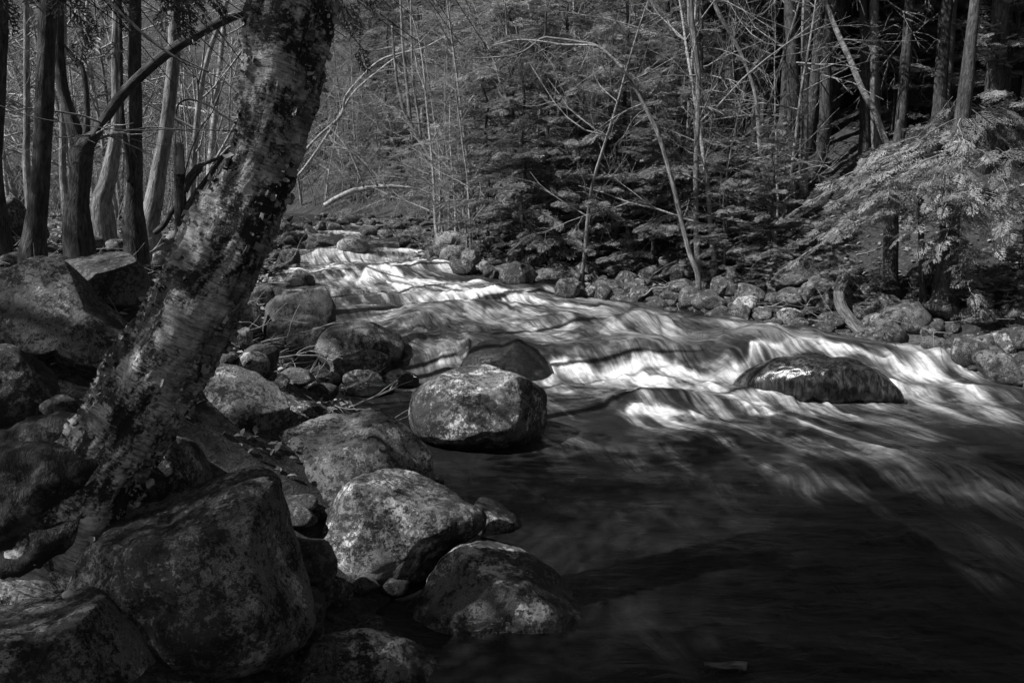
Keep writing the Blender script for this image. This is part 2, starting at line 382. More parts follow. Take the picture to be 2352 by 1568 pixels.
STROKES = [  # photo polyline, half height in photo px, whiteness
 ([(1235, 852), (1350, 858), (1450, 872), (1560, 868), (1680, 878), (1770, 892)], 17, 1.15), ([(1400, 880), (1540, 892), (1700, 915), (1850, 908), (2000, 904), (2100, 905)], 17, .95), ([(1600, 905), (1800, 935), (2050, 930), (2300, 945)], 26, .40),
 ([(2060, 872), (2130, 868), (2200, 862), (2300, 878), (2390, 892)], 24, 1.05), ([(2180, 905), (2390, 930)], 22, .6), ([(1430, 958), (1520, 962), (1625, 970)], 8, .85),
 ([(1770, 930), (1855, 936)], 11, .65), ([(1620, 935), (1900, 1000), (2150, 1080), (2390, 1160)], 55, .66), ([(1850, 1050), (1930, 1052)], 9, .4), ([(1680, 1000), (2000, 1050), (2250, 1100), (2390, 1130)], 30, .45), ([(1500, 985), (1700, 1030), (1950, 1120)], 30, .22),
 ([(1170, 752), (1240, 764), (1330, 764)], 9, .55), ([(940, 764), (990, 768)], 8, .6), ([(1400, 795), (1440, 785), (1530, 782), (1610, 802)], 13, .62),
 ([(1570, 760), (1650, 768), (1720, 780), (1790, 805)], 12, .45), ([(990, 688), (1080, 690), (1150, 690), (1215, 694)], 7, 1.1), ([(1215, 694), (1290, 705), (1340, 714), (1410, 722)], 8, .7),
 ([(1250, 668), (1320, 690), (1430, 714)], 9, .42), ([(800, 650), (880, 640), (960, 652), (1050, 656), (1110, 662)], 10, 1.1), ([(640, 606), (700, 600), (760, 592), (830, 590), (905, 600)], 9, .85),
 ([(745, 612), (850, 622), (950, 614), (1040, 626)], 8, .9), ([(650, 622), (690, 624), (760, 628)], 5, .9), ([(655, 575), (720, 578), (790, 588)], 6, .6), ([(870, 568), (940, 578), (1000, 585), (1045, 606)], 6, .9),
 ([(850, 552), (920, 562), (990, 572)], 4, .5), ([(690, 545), (760, 552)], 4, .4), ([(950, 598), (1040, 606)], 5, .7), ([(640, 640), (900, 665), (1150, 668)], 12, .3), ([(990, 722), (1150, 742), (1370, 795)], 30, .27),
 ([(1250, 820), (1450, 835), (1640, 835)], 28, .16), ([(780, 700), (1000, 730)], 22, .12), ([(930, 800), (1040, 802), (1120, 820)], 12, .3), ([(1000, 812), (1065, 818)], 6, .65), ([(945, 845), (1020, 860)], 12, .2),
 ([(1640, 886), (1720, 848), (1800, 828)], 15, 1.0), ([(1690, 905), (1850, 914), (2060, 908)], 10, .9), ([(1800, 826), (1900, 822)], 5, .5), ([(1880, 815), (1980, 822), (2060, 852)], 5, .7), ([(1480, 745), (1560, 740), (1660, 762)], 8, .4), ([(1000, 672), (1100, 676), (1260, 690)], 6, .35),
 ([(1650, 800), (1760, 815), (1900, 812)], 8, .3), ([(2050, 815), (2130, 835), (2180, 850)], 10, .4), ([(1290, 1000), (1500, 1050), (1750, 1120)], 40, .13), ([(1350, 1450), (1500, 1480), (1650, 1560)], 40, .12),
 ([(1900, 1130), (2150, 1200), (2390, 1290)], 40, .22), ([(2150, 1280), (2250, 1330), (2390, 1370)], 9, .28), ([(600, 840), (700, 850)], 10, .1), ([(1300, 905), (1450, 910)], 10, .25), ([(650, 560), (700, 552)], 5, .5), ([(665, 521), (720, 523), (765, 524)], 2.5, .7), ([(700, 532), (800, 535), (905, 541)], 3, .7), ([(800, 515), (880, 518)], 2, .6), ([(840, 528), (900, 530)], 2.5, .6), ([(660, 545), (740, 541)], 3, .6)]
brk = fbm(xyz(Cw*22 + warp*2, Yw*1.5, 7), 4, 51); brk2 = fbm(xyz(Xw*3.2, Yw*3.2, 7), 3, 52)
lin = fbm(xyz(Xw*2.2, Yw*.7, 3), 4, 53); lin2 = fbm(xyz(Xw*6.5, Yw*1.6, 8), 3, 54); fil = fbm(xyz(Cw*55 + warp*5, Yw*1.1, 5), 3, 55)
ws = np.random.default_rng(71)
for k in range(46):                    # many small breaks between the traced ones
    v = ws.uniform(555, 830); u = ws.uniform(650 + max(0, v - 640)*1.6, 1100 + max(0, v - 600)*4.0)
    if u > 2330: continue
    w = ws.uniform(25, 75)*(v - 480)/250; sl_ = ws.uniform(-.02, .10)
    STROKES.append(([(u - w, v), (u, v + ws.uniform(-4, 4)), (u + w, v + 2*w*sl_)], ws.uniform(2.5, 5)*(v - 480)/220, ws.uniform(.18, .5)))
for pts, hw, inten in STROKES:
    W = [march(u, v, water_base) for u, v in pts]; um, vm = pts[len(pts)//2]
    sy = max(.06, abs(march(um, vm - hw, water_base)[1] - march(um, vm + hw, water_base)[1])/2)
    xs = np.array([p[0] for p in W]); ysl = np.array([p[1] for p in W]); x0, x1 = xs.min(), xs.max(); o_ = np.argsort(xs); fx = max(.18*(x1 - x0), .12)
    if hw > 17:                        # broad, soft grey streams of spent foam
        for (p, p2), (c, c2) in zip(zip(W[:-1], W[1:]), zip(pts[:-1], pts[1:])):
            sx = 1.6*hw*mpp(um, vm, (p[1] + p2[1])/2); a = p[:2]/[sx, sy]; d = p2[:2]/[sx, sy] - a
            px_, py_ = Xw/sx - a[0], Yw/sy - a[1]; tt = np.clip((px_*d[0] + py_*d[1])/max(d @ d, 1e-9), 0, 1); dd = np.hypot(px_ - tt*d[0], py_ - tt*d[1])
            foam = np.maximum(foam, inten*np.exp(-.9*np.maximum(dd + .7*brk + .4*lin2, 0)**2)*np.clip(.65 + 1.5*fil + .9*lin + .8*brk, 0, 1.6))
        continue
    m = (Xw > x0 - fx) & (Xw < x1 + fx) & (Yw > ysl.min() - 1.6) & (Yw < ysl.max() + 1.5)
    yl = np.interp(Xw[m], xs[o_], ysl[o_]) + .26*lin[m] + .10*lin2[m]
    ex = sstep(x0 - fx, x0 + fx*.7, Xw[m] + .2*lin2[m])*sstep(x1 + fx, x1 - fx*.7, Xw[m] + .2*lin2[m])
    d = yl - Yw[m]                     # > 0 downstream of the break
    loc = np.clip(1.0 + 1.0*lin[m] + .5*lin2[m], .08, 1.25); tail = (.12 + 2.0*sy)*np.clip(.8 + 2.2*fil[m], .25, 2.5)
    f_ = np.where(d > 0, np.exp(-d/tail), np.exp(-(d/(.045 + .25*sy))**2)); face = .22*np.exp(-((d + .22)/.16)**2)*np.clip(.4 + 2.2*fil[m], 0, 1)
    foam[m] = np.maximum(foam[m], inten*ex*np.maximum(f_*loc, face))
    Zw[m] += min(.05 + .10*inten, .13)*np.interp(Yw[m], [8, 10.5, 14, 20], [1, .85, .5, .3])*(.35 + sy)**.5*ex*(1/(1 + np.exp(np.clip((d + .05)/.055, -40, 40))))*np.exp(-np.maximum(-d, 0)/.7)
slope = np.clip(-np.gradient(Zw, axis=0)/np.gradient(Yw, axis=0)*-1, 0, 1.5)
rdg = 1 - np.abs(fbm(xyz(Xw*.9 + warp*3, Yw*2.0, 11), 4, 57))*2.2; rdg = np.clip(rdg, 0, 1)**5*sstep(-.15, .35, fbm(xyz(Xw*.6, Yw*.7, 15), 2, 58))
rap = np.interp(Yw, [5, 7.5, 9.2, 26, 40], [0, .12, 1, 1, .4])*sstep(.03, .16, Cw)*sstep(.97, .8, Cw)
foam = np.maximum(foam, .42*rdg*rap); foam = np.maximum(foam, (.11*rap + .12*sstep(.12, .7, slope)*act)*sstep(-.45, .6, brk))
foam = foam*(.82 + .5*brk2*(foam < .9)); foam = np.clip(foam, 0, 1)
edge = sstep(0, .06, Cw)*sstep(1, .95, Cw); foam *= edge
Zw = Zw + .10*np.clip(foam - .3, 0, 1)*(.5 + 1.6*brk2 + 1.0*brk)*np.interp(Yw, [3, 9, 13, 20], [.3, .8, .5, .2])
nr, nc = Zw.shape; i = (np.arange(nr - 1)[:, None]*nc + np.arange(nc - 1)[None]); q = np.stack([i, i + 1, i + nc + 1, i + nc], -1).reshape(-1, 4)
wm = make_mesh('stream_water', np.stack([Xw, Yw, Zw], -1).reshape(-1, 3), q, None, M_WATER, True, {'flow': F.reshape(-1, 3), 'foam': foam.ravel()})
tag(link('stream_water', wm), kind='structure')

# ------------------------------------------------------------------ rocks
def ico(sub):
    bm = bmesh.new(); bmesh.ops.create_icosphere(bm, subdivisions=sub, radius=1.0)
    v = np.array([p.co for p in bm.verts]); t = np.array([[x.index for x in f.verts] for f in bm.faces]); bm.free(); return v, t
ICO = {k: ico(k) for k in (3, 4, 5, 6)}
def cut(p, planes, soft=.06):
    for n, d in planes:
        n = np.asarray(n, float); n /= np.linalg.norm(n); e = p @ n - d
        e = np.where(e > 0, e, 0); e = np.sqrt(e*e + soft*soft) - soft; p = p - e[:, None]*n
    return p
def rand_planes(rng, n, lo=.55, hi=.85):
    return [(rng.normal(size=3), rng.uniform(lo, hi)) for _ in range(n)]
ROCK_N = [0]
def hero_rock(outline, label, mat, depth=None, y=None, planes=None, sub=5, name='boulder', lump=.06, box=.85, wet_h=.15, seed=None, dmul=.85):
    """outline: points (u, v) of the stone in the photo; it becomes a full round stone at its own distance."""
    ROCK_N[0] += 1; sd = ROCK_N[0]*13 if seed is None else seed; rng = np.random.default_rng(sd)
    o = np.asarray(outline, float); uc, vc = (o[:, 0].min() + o[:, 0].max())/2, (o[:, 1].min() + o[:, 1].max())/2
    wpx = o[:, 0].max() - o[:, 0].min(); hpx = o[:, 1].max() - o[:, 1].min()
    if y is None: y = hit(uc, o[:, 1].max() - .08*hpx)[1]
    s = mpp(uc, vc, y); D = depth if depth else dmul*.5*min(wpx, 1.35*hpx)*s
    cen = at(uc, vc, y + D*.6)
    s = mpp(uc, vc, y + D*.6)
    th = np.arctan2(-(o[:, 1] - vc), o[:, 0] - uc); R = np.hypot(o[:, 0] - uc, o[:, 1] - vc)
    k = np.argsort(th); th, R = th[k], R[k]
    th = np.concatenate([th - 2*np.pi, th, th + 2*np.pi]); R = np.concatenate([R]*3)
    v, t = ICO[sub]; p = v.copy()
    pl = (rand_planes(rng, 6, .6, .88) if planes is None else planes)
    pl = [(np.array([n[0]*.55, n[1]*.55, n[2]]), d) for n, d in pl] if planes is None else pl
    p = cut(p, pl, .035); p = cut(p, [(np.array([a_[0]*.6, a_[1]*.6, abs(a_[2]) + .2]), rng.uniform(.80, .92)) for a_ in rng.normal(size=(5, 3))], .02)
    p = p*(1 + lump*1.25*fbm(p*1.7 + sd, 5, sd, .58)[:, None] + .022*fbm(p*6 + sd, 5, sd + 3)[:, None] - .03*np.maximum(0, .12 - np.abs(fbm(p*2.6 + sd, 3, sd + 9)))[:, None]*4)
    rho = np.hypot(p[:, 0], p[:, 1]); ang = np.arctan2(p[:, 1], p[:, 0])
    tgrid = np.linspace(-np.pi, np.pi, 721); Rg = np.interp(tgrid, th, R)
    kk = np.exp(-.5*(np.arange(-20, 21)/5.0)**2); kk /= kk.sum(); Rg = np.convolve(np.concatenate([Rg[-21:-1], Rg, Rg[1:21]]), kk, 'valid')
    Ra = np.interp(ang, tgrid, Rg)*s
    f = ray(uc, vc); f /= np.linalg.norm(f); rt = np.cross(f, [0, 0, 1]); rt /= np.linalg.norm(rt); up = np.cross(rt, f)
    rr = np.power(np.clip(rho, 0, 1.3), box)
    P = cen + (Ra*rr*np.cos(ang))[:, None]*rt + (Ra*rr*np.sin(ang))[:, None]*up - (D*p[:, 2])[:, None]*f
    wl = water_base(P[:, 0], P[:, 1]); inn = (P[:, 0] > xl(P[:, 1]) - .25) & (P[:, 0] < xr(P[:, 1]) + .25)
    wet = np.where(inn, sstep(wet_h, wet_h*.4, P[:, 2] - wl + .5*wet_h*fbm(P*6, 3, 5)), 0)
    base = np.array([cen[0], cen[1], P[:, 2].min()])
    m = make_mesh(name, P - base, None, t, mat, True, {'wet': wet})
    return tag(link(name, m, None, base), label, 'boulder' if name == 'boulder' else 'rock')
def box_outline(u0, u1, v0, v1, rng, pw=2.6):
    a = np.linspace(0, 2*np.pi, 14, endpoint=False); c, s = np.cos(a), np.sin(a)
    r = 1/np.power(np.abs(c)**pw + np.abs(s)**pw, 1/pw)*(1 + rng.uniform(-.10, .05, 14))
    sk_ = rng.uniform(-.18, .18); uu = c*r + sk_*s*r; uu /= np.abs(uu).max(); vv = s*r; vv /= np.abs(vv).max()
    return np.stack([(u0 + u1)/2 + uu*(u1 - u0)/2, (v0 + v1)/2 - vv*(v1 - v0)/2], -1)

hero_rock([(940, 935), (955, 898), (1005, 864), (1080, 842), (1160, 850), (1225, 877), (1257, 905), (1263, 955), (1248, 1008), (1205, 1036), (1130, 1052), (1040, 1034), (965, 1008), (943, 972)],
  'large rounded boulder with pale lichen patches standing alone in mid stream', M_ROCK, .62, 6.75, [((.0, .75, .65), .72), ((-.35, .1, .9), .80), ((.9, -.1, .45), .80), ((.2, -.75, .6), .80), ((.25, .2, .95), .82)], 6, wet_h=.12)
hero_rock([(915, 1440), (925, 1400), (970, 1362), (1010, 1292), (1050, 1256), (1110, 1242), (1180, 1250), (1240, 1290), (1300, 1340), (1350, 1392), (1398, 1440), (1350, 1500), (1200, 1520), (1050, 1515), (950, 1490)],
  'pointed boulder with a bright lichen crest, wet along its front edge', M_ROCK, .50, 3.85, [((.1, .75, .6), .62), ((-.5, .2, .8), .72), ((.75, .3, .6), .70), ((.1, -.2, 1), .78)], 6, wet_h=.10)
hero_rock([(730, 1260), (758, 1180), (782, 1120), (840, 1088), (930, 1076), (1010, 1110), (1062, 1160), (1122, 1195), (1108, 1225), (1040, 1262), (990, 1302), (940, 1342), (860, 1374), (780, 1374), (735, 1330)],
  'speckled boulder with an overhanging pointed right end above the water', M_ROCK, .42, 4.25, [((.2, .8, .55), .66), ((-.2, .1, 1), .74), ((.5, -.6, .6), .70)], 6)
hero_rock([(1070, 1195), (1085, 1150), (1130, 1140), (1165, 1160), (1188, 1200), (1190, 1250), (1160, 1275), (1080, 1270)], 'small dark rimmed rock peeping out behind the pointed end of the speckled boulder', M_ROCK, .2, 5.0, name='rock')
hero_rock([(512, 1095), (560, 1048), (640, 1000), (730, 960), (820, 950), (900, 963), (960, 1018), (990, 1060), (992, 1110), (960, 1180), (880, 1240), (760, 1260), (660, 1225), (590, 1160)],
  'long sloping boulder with scaly white lichen and a rusted iron ring', M_ROCK, .55, 4.75, [((.1, .8, .6), .66), ((-.45, .3, .8), .66), ((.6, .2, .75), .72)], 6)
hero_rock([(170, 1360), (210, 1270), (255, 1205), (268, 1170), (380, 1122), (470, 1096), (560, 1090), (622, 1094), (646, 1124), (662, 1180), (682, 1260), (692, 1350), (702, 1440), (680, 1510), (600, 1552), (480, 1560), (360, 1530), (280, 1450)],
  'huge weathered boulder with a blunt top, biggest of the foreground rocks below the birch', M_ROCKD, .50, 3.0, [((-.1, .85, .5), .60), ((.1, .25, .95), .70), ((.8, .05, .55), .74), ((-.6, -.1, .75), .70)], 6, lump=.09)
hero_rock([(-140, 1500), (-70, 1400), (50, 1366), (150, 1368), (250, 1374), (284, 1415), (322, 1480), (346, 1545), (340, 1640), (150, 1740), (-100, 1720)],
  'flat topped boulder in the bottom left corner, nearest of all', M_ROCKD, .36, 2.55, [((0, .85, .5), .62), ((-.1, .1, 1), .72), ((.7, .2, .65), .70)], 6)
hero_rock([(630, 1530), (700, 1474), (800, 1455), (900, 1470), (985, 1512), (1035, 1575), (1005, 1660), (850, 1710), (680, 1660)], 'low domed rock with black moss spots at the bottom edge beside dark water', M_ROCK, .35, 3.2, None, 6, name='rock')
hero_rock([(670, 1400), (690, 1350), (725, 1352), (746, 1385), (742, 1425), (715, 1455), (680, 1450)], 'small pale rounded rock wedged against the right side of the huge weathered boulder', M_ROCKP, .15, 3.45, name='rock')
hero_rock([(655, 1290), (668, 1225), (715, 1225), (765, 1270), (768, 1330), (735, 1365), (680, 1350)], 'dark rock filling the gap between the huge boulder and the speckled boulder', M_ROCKP, .2, 3.75, name='rock')
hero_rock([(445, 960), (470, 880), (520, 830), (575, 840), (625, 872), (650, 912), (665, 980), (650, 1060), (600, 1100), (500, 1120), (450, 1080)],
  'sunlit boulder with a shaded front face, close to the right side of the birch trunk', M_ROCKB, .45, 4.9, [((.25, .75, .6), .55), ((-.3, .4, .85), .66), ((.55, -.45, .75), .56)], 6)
hero_rock([(600, 930), (640, 895), (690, 915), (742, 948), (748, 990), (690, 1030), (610, 1010)], 'dark sloping rock with a pale streak, leaning on the sunlit boulder beside the stream', M_ROCK, .25, 5.6, name='rock')
hero_rock([(-60, 680), (55, 612), (118, 585), (172, 610), (232, 682), (292, 762), (345, 812), (345, 890), (280, 945), (190, 930), (110, 850), (10, 800), (-60, 760)],
  'great tilted slab covered in mossy speckle, left of the birch', M_ROCKD, .5, 4.55, [((-.2, .45, .9), .50), ((.75, .5, .45), .62), ((-.1, -.7, .6), .7)], 6, lump=.035)
hero_rock([(152, 590), (200, 575), (262, 567), (312, 600), (336, 650), (327, 695), (300, 708), (240, 694), (212, 662)],
  'smooth angular block with one sharp edge, resting behind the tilted slab', M_ROCKP, .38, 5.6, [((-.25, .85, .45), .34), ((.25, -.25, .95), .50)], 6, lump=.015, box=.8)
hero_rock([(-60, 860), (0, 775), (60, 800), (105, 850), (130, 910), (90, 960), (-20, 980)], 'dark mossy rock under the tilted slab at the left edge', M_ROCKD, .3, 3.9, name='rock')
hero_rock([(95, 930), (120, 912), (160, 915), (178, 935), (165, 955), (115, 955)], 'smooth pale cobble lying on dead leaves left of the birch foot', M_ROCKP, .08, 3.75, None, 4, name='cobble')
hero_rock([(280, 1060), (330, 1010), (400, 1000), (460, 1040), (490, 1100), (470, 1160), (380, 1180), (300, 1140)], 'shadowed rock tucked under the leaning side of the birch trunk', M_ROCKD, .3, 4.0, name='rock')

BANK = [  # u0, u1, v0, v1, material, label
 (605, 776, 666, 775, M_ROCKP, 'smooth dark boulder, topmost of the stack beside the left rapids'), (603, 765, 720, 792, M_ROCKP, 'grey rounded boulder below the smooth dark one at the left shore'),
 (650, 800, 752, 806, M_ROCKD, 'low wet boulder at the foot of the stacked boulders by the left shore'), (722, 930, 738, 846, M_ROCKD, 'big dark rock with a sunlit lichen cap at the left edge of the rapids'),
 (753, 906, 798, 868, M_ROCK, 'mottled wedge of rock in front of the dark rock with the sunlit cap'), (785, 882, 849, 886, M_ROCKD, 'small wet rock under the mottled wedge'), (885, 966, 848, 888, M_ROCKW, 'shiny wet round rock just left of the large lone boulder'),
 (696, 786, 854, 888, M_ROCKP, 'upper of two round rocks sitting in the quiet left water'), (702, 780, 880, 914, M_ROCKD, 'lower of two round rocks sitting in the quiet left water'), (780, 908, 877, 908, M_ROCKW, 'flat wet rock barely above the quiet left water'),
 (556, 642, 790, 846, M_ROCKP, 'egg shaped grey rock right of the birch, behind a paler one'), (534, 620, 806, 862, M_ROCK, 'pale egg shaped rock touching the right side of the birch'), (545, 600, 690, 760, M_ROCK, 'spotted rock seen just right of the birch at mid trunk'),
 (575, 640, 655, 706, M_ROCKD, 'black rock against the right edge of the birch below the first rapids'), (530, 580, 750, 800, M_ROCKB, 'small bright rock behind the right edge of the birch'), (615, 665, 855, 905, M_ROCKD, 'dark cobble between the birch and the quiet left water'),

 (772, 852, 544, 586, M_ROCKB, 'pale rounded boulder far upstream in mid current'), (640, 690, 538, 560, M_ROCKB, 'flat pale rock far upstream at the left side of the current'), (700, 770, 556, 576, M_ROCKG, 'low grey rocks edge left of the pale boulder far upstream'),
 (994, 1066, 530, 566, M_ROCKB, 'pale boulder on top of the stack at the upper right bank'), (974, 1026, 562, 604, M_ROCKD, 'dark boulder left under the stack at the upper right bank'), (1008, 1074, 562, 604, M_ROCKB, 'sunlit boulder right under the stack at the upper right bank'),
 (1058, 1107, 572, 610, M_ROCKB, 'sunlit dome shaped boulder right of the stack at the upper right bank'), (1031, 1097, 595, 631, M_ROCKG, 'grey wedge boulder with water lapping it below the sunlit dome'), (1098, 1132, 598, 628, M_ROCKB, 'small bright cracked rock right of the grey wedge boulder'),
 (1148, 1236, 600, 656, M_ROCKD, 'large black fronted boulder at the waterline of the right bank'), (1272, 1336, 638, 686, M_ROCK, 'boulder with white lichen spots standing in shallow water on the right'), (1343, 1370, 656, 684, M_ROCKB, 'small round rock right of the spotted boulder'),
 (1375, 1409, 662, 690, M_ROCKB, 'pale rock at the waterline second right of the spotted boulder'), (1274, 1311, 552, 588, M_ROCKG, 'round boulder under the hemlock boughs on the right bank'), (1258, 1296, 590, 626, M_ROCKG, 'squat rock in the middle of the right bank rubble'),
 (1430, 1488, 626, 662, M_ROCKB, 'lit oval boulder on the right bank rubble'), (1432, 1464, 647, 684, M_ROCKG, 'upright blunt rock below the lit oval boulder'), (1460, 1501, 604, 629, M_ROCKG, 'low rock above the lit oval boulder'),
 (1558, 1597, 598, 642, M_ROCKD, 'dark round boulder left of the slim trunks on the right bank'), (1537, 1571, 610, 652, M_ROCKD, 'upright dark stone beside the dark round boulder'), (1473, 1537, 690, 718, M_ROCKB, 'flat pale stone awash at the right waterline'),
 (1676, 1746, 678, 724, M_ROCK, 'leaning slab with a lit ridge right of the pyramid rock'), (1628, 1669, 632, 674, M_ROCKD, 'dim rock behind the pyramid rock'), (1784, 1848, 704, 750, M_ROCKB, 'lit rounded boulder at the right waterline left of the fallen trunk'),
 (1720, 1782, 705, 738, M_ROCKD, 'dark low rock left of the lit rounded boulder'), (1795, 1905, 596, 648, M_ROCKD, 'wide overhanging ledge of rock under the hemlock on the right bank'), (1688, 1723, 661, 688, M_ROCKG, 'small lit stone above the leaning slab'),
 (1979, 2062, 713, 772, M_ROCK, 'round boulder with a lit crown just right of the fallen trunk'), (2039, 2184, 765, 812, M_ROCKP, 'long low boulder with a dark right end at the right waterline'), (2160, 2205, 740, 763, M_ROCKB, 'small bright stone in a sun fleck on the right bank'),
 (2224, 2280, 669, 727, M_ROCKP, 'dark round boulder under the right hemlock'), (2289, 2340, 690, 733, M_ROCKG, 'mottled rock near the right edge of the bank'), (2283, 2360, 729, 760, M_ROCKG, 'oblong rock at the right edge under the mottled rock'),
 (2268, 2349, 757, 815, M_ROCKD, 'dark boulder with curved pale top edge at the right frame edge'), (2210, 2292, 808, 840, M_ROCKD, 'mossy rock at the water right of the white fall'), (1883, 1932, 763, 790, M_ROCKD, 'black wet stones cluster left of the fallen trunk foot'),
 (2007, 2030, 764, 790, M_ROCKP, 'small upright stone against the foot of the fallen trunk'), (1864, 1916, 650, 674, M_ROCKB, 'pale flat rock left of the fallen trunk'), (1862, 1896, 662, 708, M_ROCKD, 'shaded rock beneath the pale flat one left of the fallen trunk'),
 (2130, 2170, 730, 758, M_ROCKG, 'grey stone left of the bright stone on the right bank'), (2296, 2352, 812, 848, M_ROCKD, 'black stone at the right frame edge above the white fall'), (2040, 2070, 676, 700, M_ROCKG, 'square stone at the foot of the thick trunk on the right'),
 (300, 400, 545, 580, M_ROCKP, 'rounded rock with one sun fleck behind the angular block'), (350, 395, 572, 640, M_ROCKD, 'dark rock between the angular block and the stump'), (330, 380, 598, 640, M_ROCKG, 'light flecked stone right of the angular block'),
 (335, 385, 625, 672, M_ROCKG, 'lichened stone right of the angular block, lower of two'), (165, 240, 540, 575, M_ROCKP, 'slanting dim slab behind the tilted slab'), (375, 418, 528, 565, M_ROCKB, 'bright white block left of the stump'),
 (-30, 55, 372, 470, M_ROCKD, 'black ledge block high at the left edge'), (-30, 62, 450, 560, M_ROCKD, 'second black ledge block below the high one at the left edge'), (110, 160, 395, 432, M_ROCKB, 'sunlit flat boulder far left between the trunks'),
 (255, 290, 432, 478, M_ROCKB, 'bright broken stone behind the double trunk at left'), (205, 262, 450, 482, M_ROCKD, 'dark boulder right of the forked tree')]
rg = np.random.default_rng(3)
for u0, u1, v0, v1, mt, lab in BANK:
    W_, H_ = u1 - u0, v1 - v0
    hero_rock(box_outline(u0, u1, v0, v1 + .18*H_, rg), lab, mt, sub=5 if W_ > 90 else 4, name='boulder' if W_ > 60 else 'rock', wet_h=.11, dmul=.95)
hero_rock([(1574, 722), (1590, 698), (1614, 668), (1624, 667), (1645, 690), (1668, 718), (1664, 730), (1600, 732)], 'pyramid shaped rock with white stones at its base on the right waterline', M_ROCKG, .35, None, [((-.4, .3, .85), .40), ((.6, .4, .6), .45)], 5, lump=.03)

hero_rock([(1056, 860), (1072, 815), (1092, 786), (1118, 776), (1150, 782), (1180, 778), (1222, 786), (1250, 812), (1268, 862), (1160, 880)], 'black wet boulder in the rapids behind the large lone boulder', M_ROCKW, .36, None, [((-.3, .7, .6), .50), ((.5, .3, .8), .52), ((.1, -.3, .95), .66), ((.8, .4, .4), .7)], 6, wet_h=.2, lump=.10)
hero_rock([(1684, 905), (1708, 872), (1752, 842), (1822, 824), (1905, 818), (1975, 830), (2028, 864), (2062, 905), (1990, 925), (1870, 930), (1760, 925)], 'broad wet rock with a thin sheet of water pouring over it', M_SHEET, .50, None, [((.1, .9, .4), .72)], 6, lump=.05, wet_h=.2)
# loose stones that fill the banks: a few shared shapes, each stone its own object
STONE = []
for k in range(12):
    r_ = np.random.default_rng(100 + k); v, t = ICO[3]; p = cut(v.copy(), rand_planes(r_, 9, .55, .85), .05)
    p = p*(1 + .08*fbm(p*1.8 + k*5, 3, k)[:, None]); p *= [1, r_.uniform(.65, .95), r_.uniform(.5, .8)]; p[:, 2] += .25
    STONE.append({mt.name: make_mesh('stone', p, None, t, mt, True, {'wet': np.zeros(len(p))}) for mt in (M_ROCKG, M_ROCKD)})
def scatter_stones(n, region, sizes, label, group, rng, name='stone', dark=.4):
    k = 0; tries = 0
    while k < n and tries < n*30:
        tries += 1; x, y = region(rng)
        z = float(surface(np.array(x), np.array(y))); rad = sizes(rng, y)
        dk = rng.random() < dark; o = link(name, STONE[rng.integers(12)][(M_ROCKD if dk else M_ROCKG).name], None, (x, y, z + rad*.08))
        o.scale = (rad*rng.uniform(.8, 1.3), rad*rng.uniform(.8, 1.2), rad*rng.uniform(.7, 1.2)); o.rotation_euler = (rng.uniform(-.4, .4), rng.uniform(-.4, .4), rng.uniform(0, 6.28))
        tone = 'darker' if dk else 'paler'; tag(o, tone + ' ' + label, 'stone', group + ', the ' + tone + ' ones'); k += 1
rs = np.random.default_rng(5)
def reg_r(r):
    y = r.uniform(8.6, 21); return float(xr(y)) + r.uniform(0, 1)**1.4*2.6 - .15, y
def reg_rfar(r):
    y = r.uniform(19, 32); return float(xr(y)) + abs(r.normal(0, .7)) - .2, y
def reg_l(r):
    y = r.uniform(5.2, 13); return float(xl(y)) - abs(r.normal(0, .8)) + .1, y
def reg_bed(r):
    y = r.uniform(21, 32); return r.uniform(float(xl(y)) + .3, float(xr(y)) - .3), y
scatter_stones(34, reg_bed, lambda r, y: r.uniform(.12, .34), 'wet stone breaking the surface of the far upper stream', 'stones in the far upper stream', rs, 'stream_stone', .5)
def reg_lfar(r):
    y = r.uniform(13, 30); return float(xl(y)) - abs(r.normal(0, .8)) + .5, y
scatter_stones(270, reg_r, lambda r, y: r.uniform(.08, .2)*(1.7 if r.random() < .25 else 1), 'small grey stone in the rubble along the right bank between the bigger boulders', 'loose stones of the right bank', rs, dark=.6)  # large dark share stands in for shade on this bank
def reg_mid(r):
    y = r.uniform(9.3, 15); return float(xr(y)) + r.uniform(-.05, 1.9), y
scatter_stones(150, reg_mid, lambda r, y: r.uniform(.13, .30), 'bulky half lit rock of the right bank rubble under the hemlock boughs', 'bulky rocks of the right bank rubble', rs, 'rubble_rock', .45)
def reg_gap(r):
    y = r.uniform(2.9, 5.2); return float(xl(y)) - r.uniform(-.1, .7), y
scatter_stones(46, reg_gap, lambda r, y: r.uniform(.05, .16), 'dark stone wedged in the gaps between the big foreground boulders', 'stones between the foreground boulders', rs, 'wedged_stone', .7)
scatter_stones(50, reg_rfar, lambda r, y: r.uniform(.12, .3), 'far stone of the pale rubble where the right bank meets the upper rapids', 'far stones of the right bank', rs, 'far_stone')
scatter_stones(45, reg_l, lambda r, y: r.uniform(.07, .2), 'shaded loose stone between the birch and the left edge of the stream', 'loose stones of the left bank', rs, 'shore_stone', .6)
scatter_stones(50, reg_lfar, lambda r, y: r.uniform(.12, .32), 'far sunlit stone along the left side of the upper rapids', 'far stones of the left bank', rs, 'upstream_stone', .2)
def reg_terr(r):
    y = r.uniform(5.5, 12); return float(xl(y)) - r.uniform(1, 5), y
scatter_stones(40, reg_terr, lambda r, y: r.uniform(.08, .25), 'dim stone half buried in dead leaves on the wooded left bank', 'stones on the left bank floor', rs, 'forest_stone', .7)

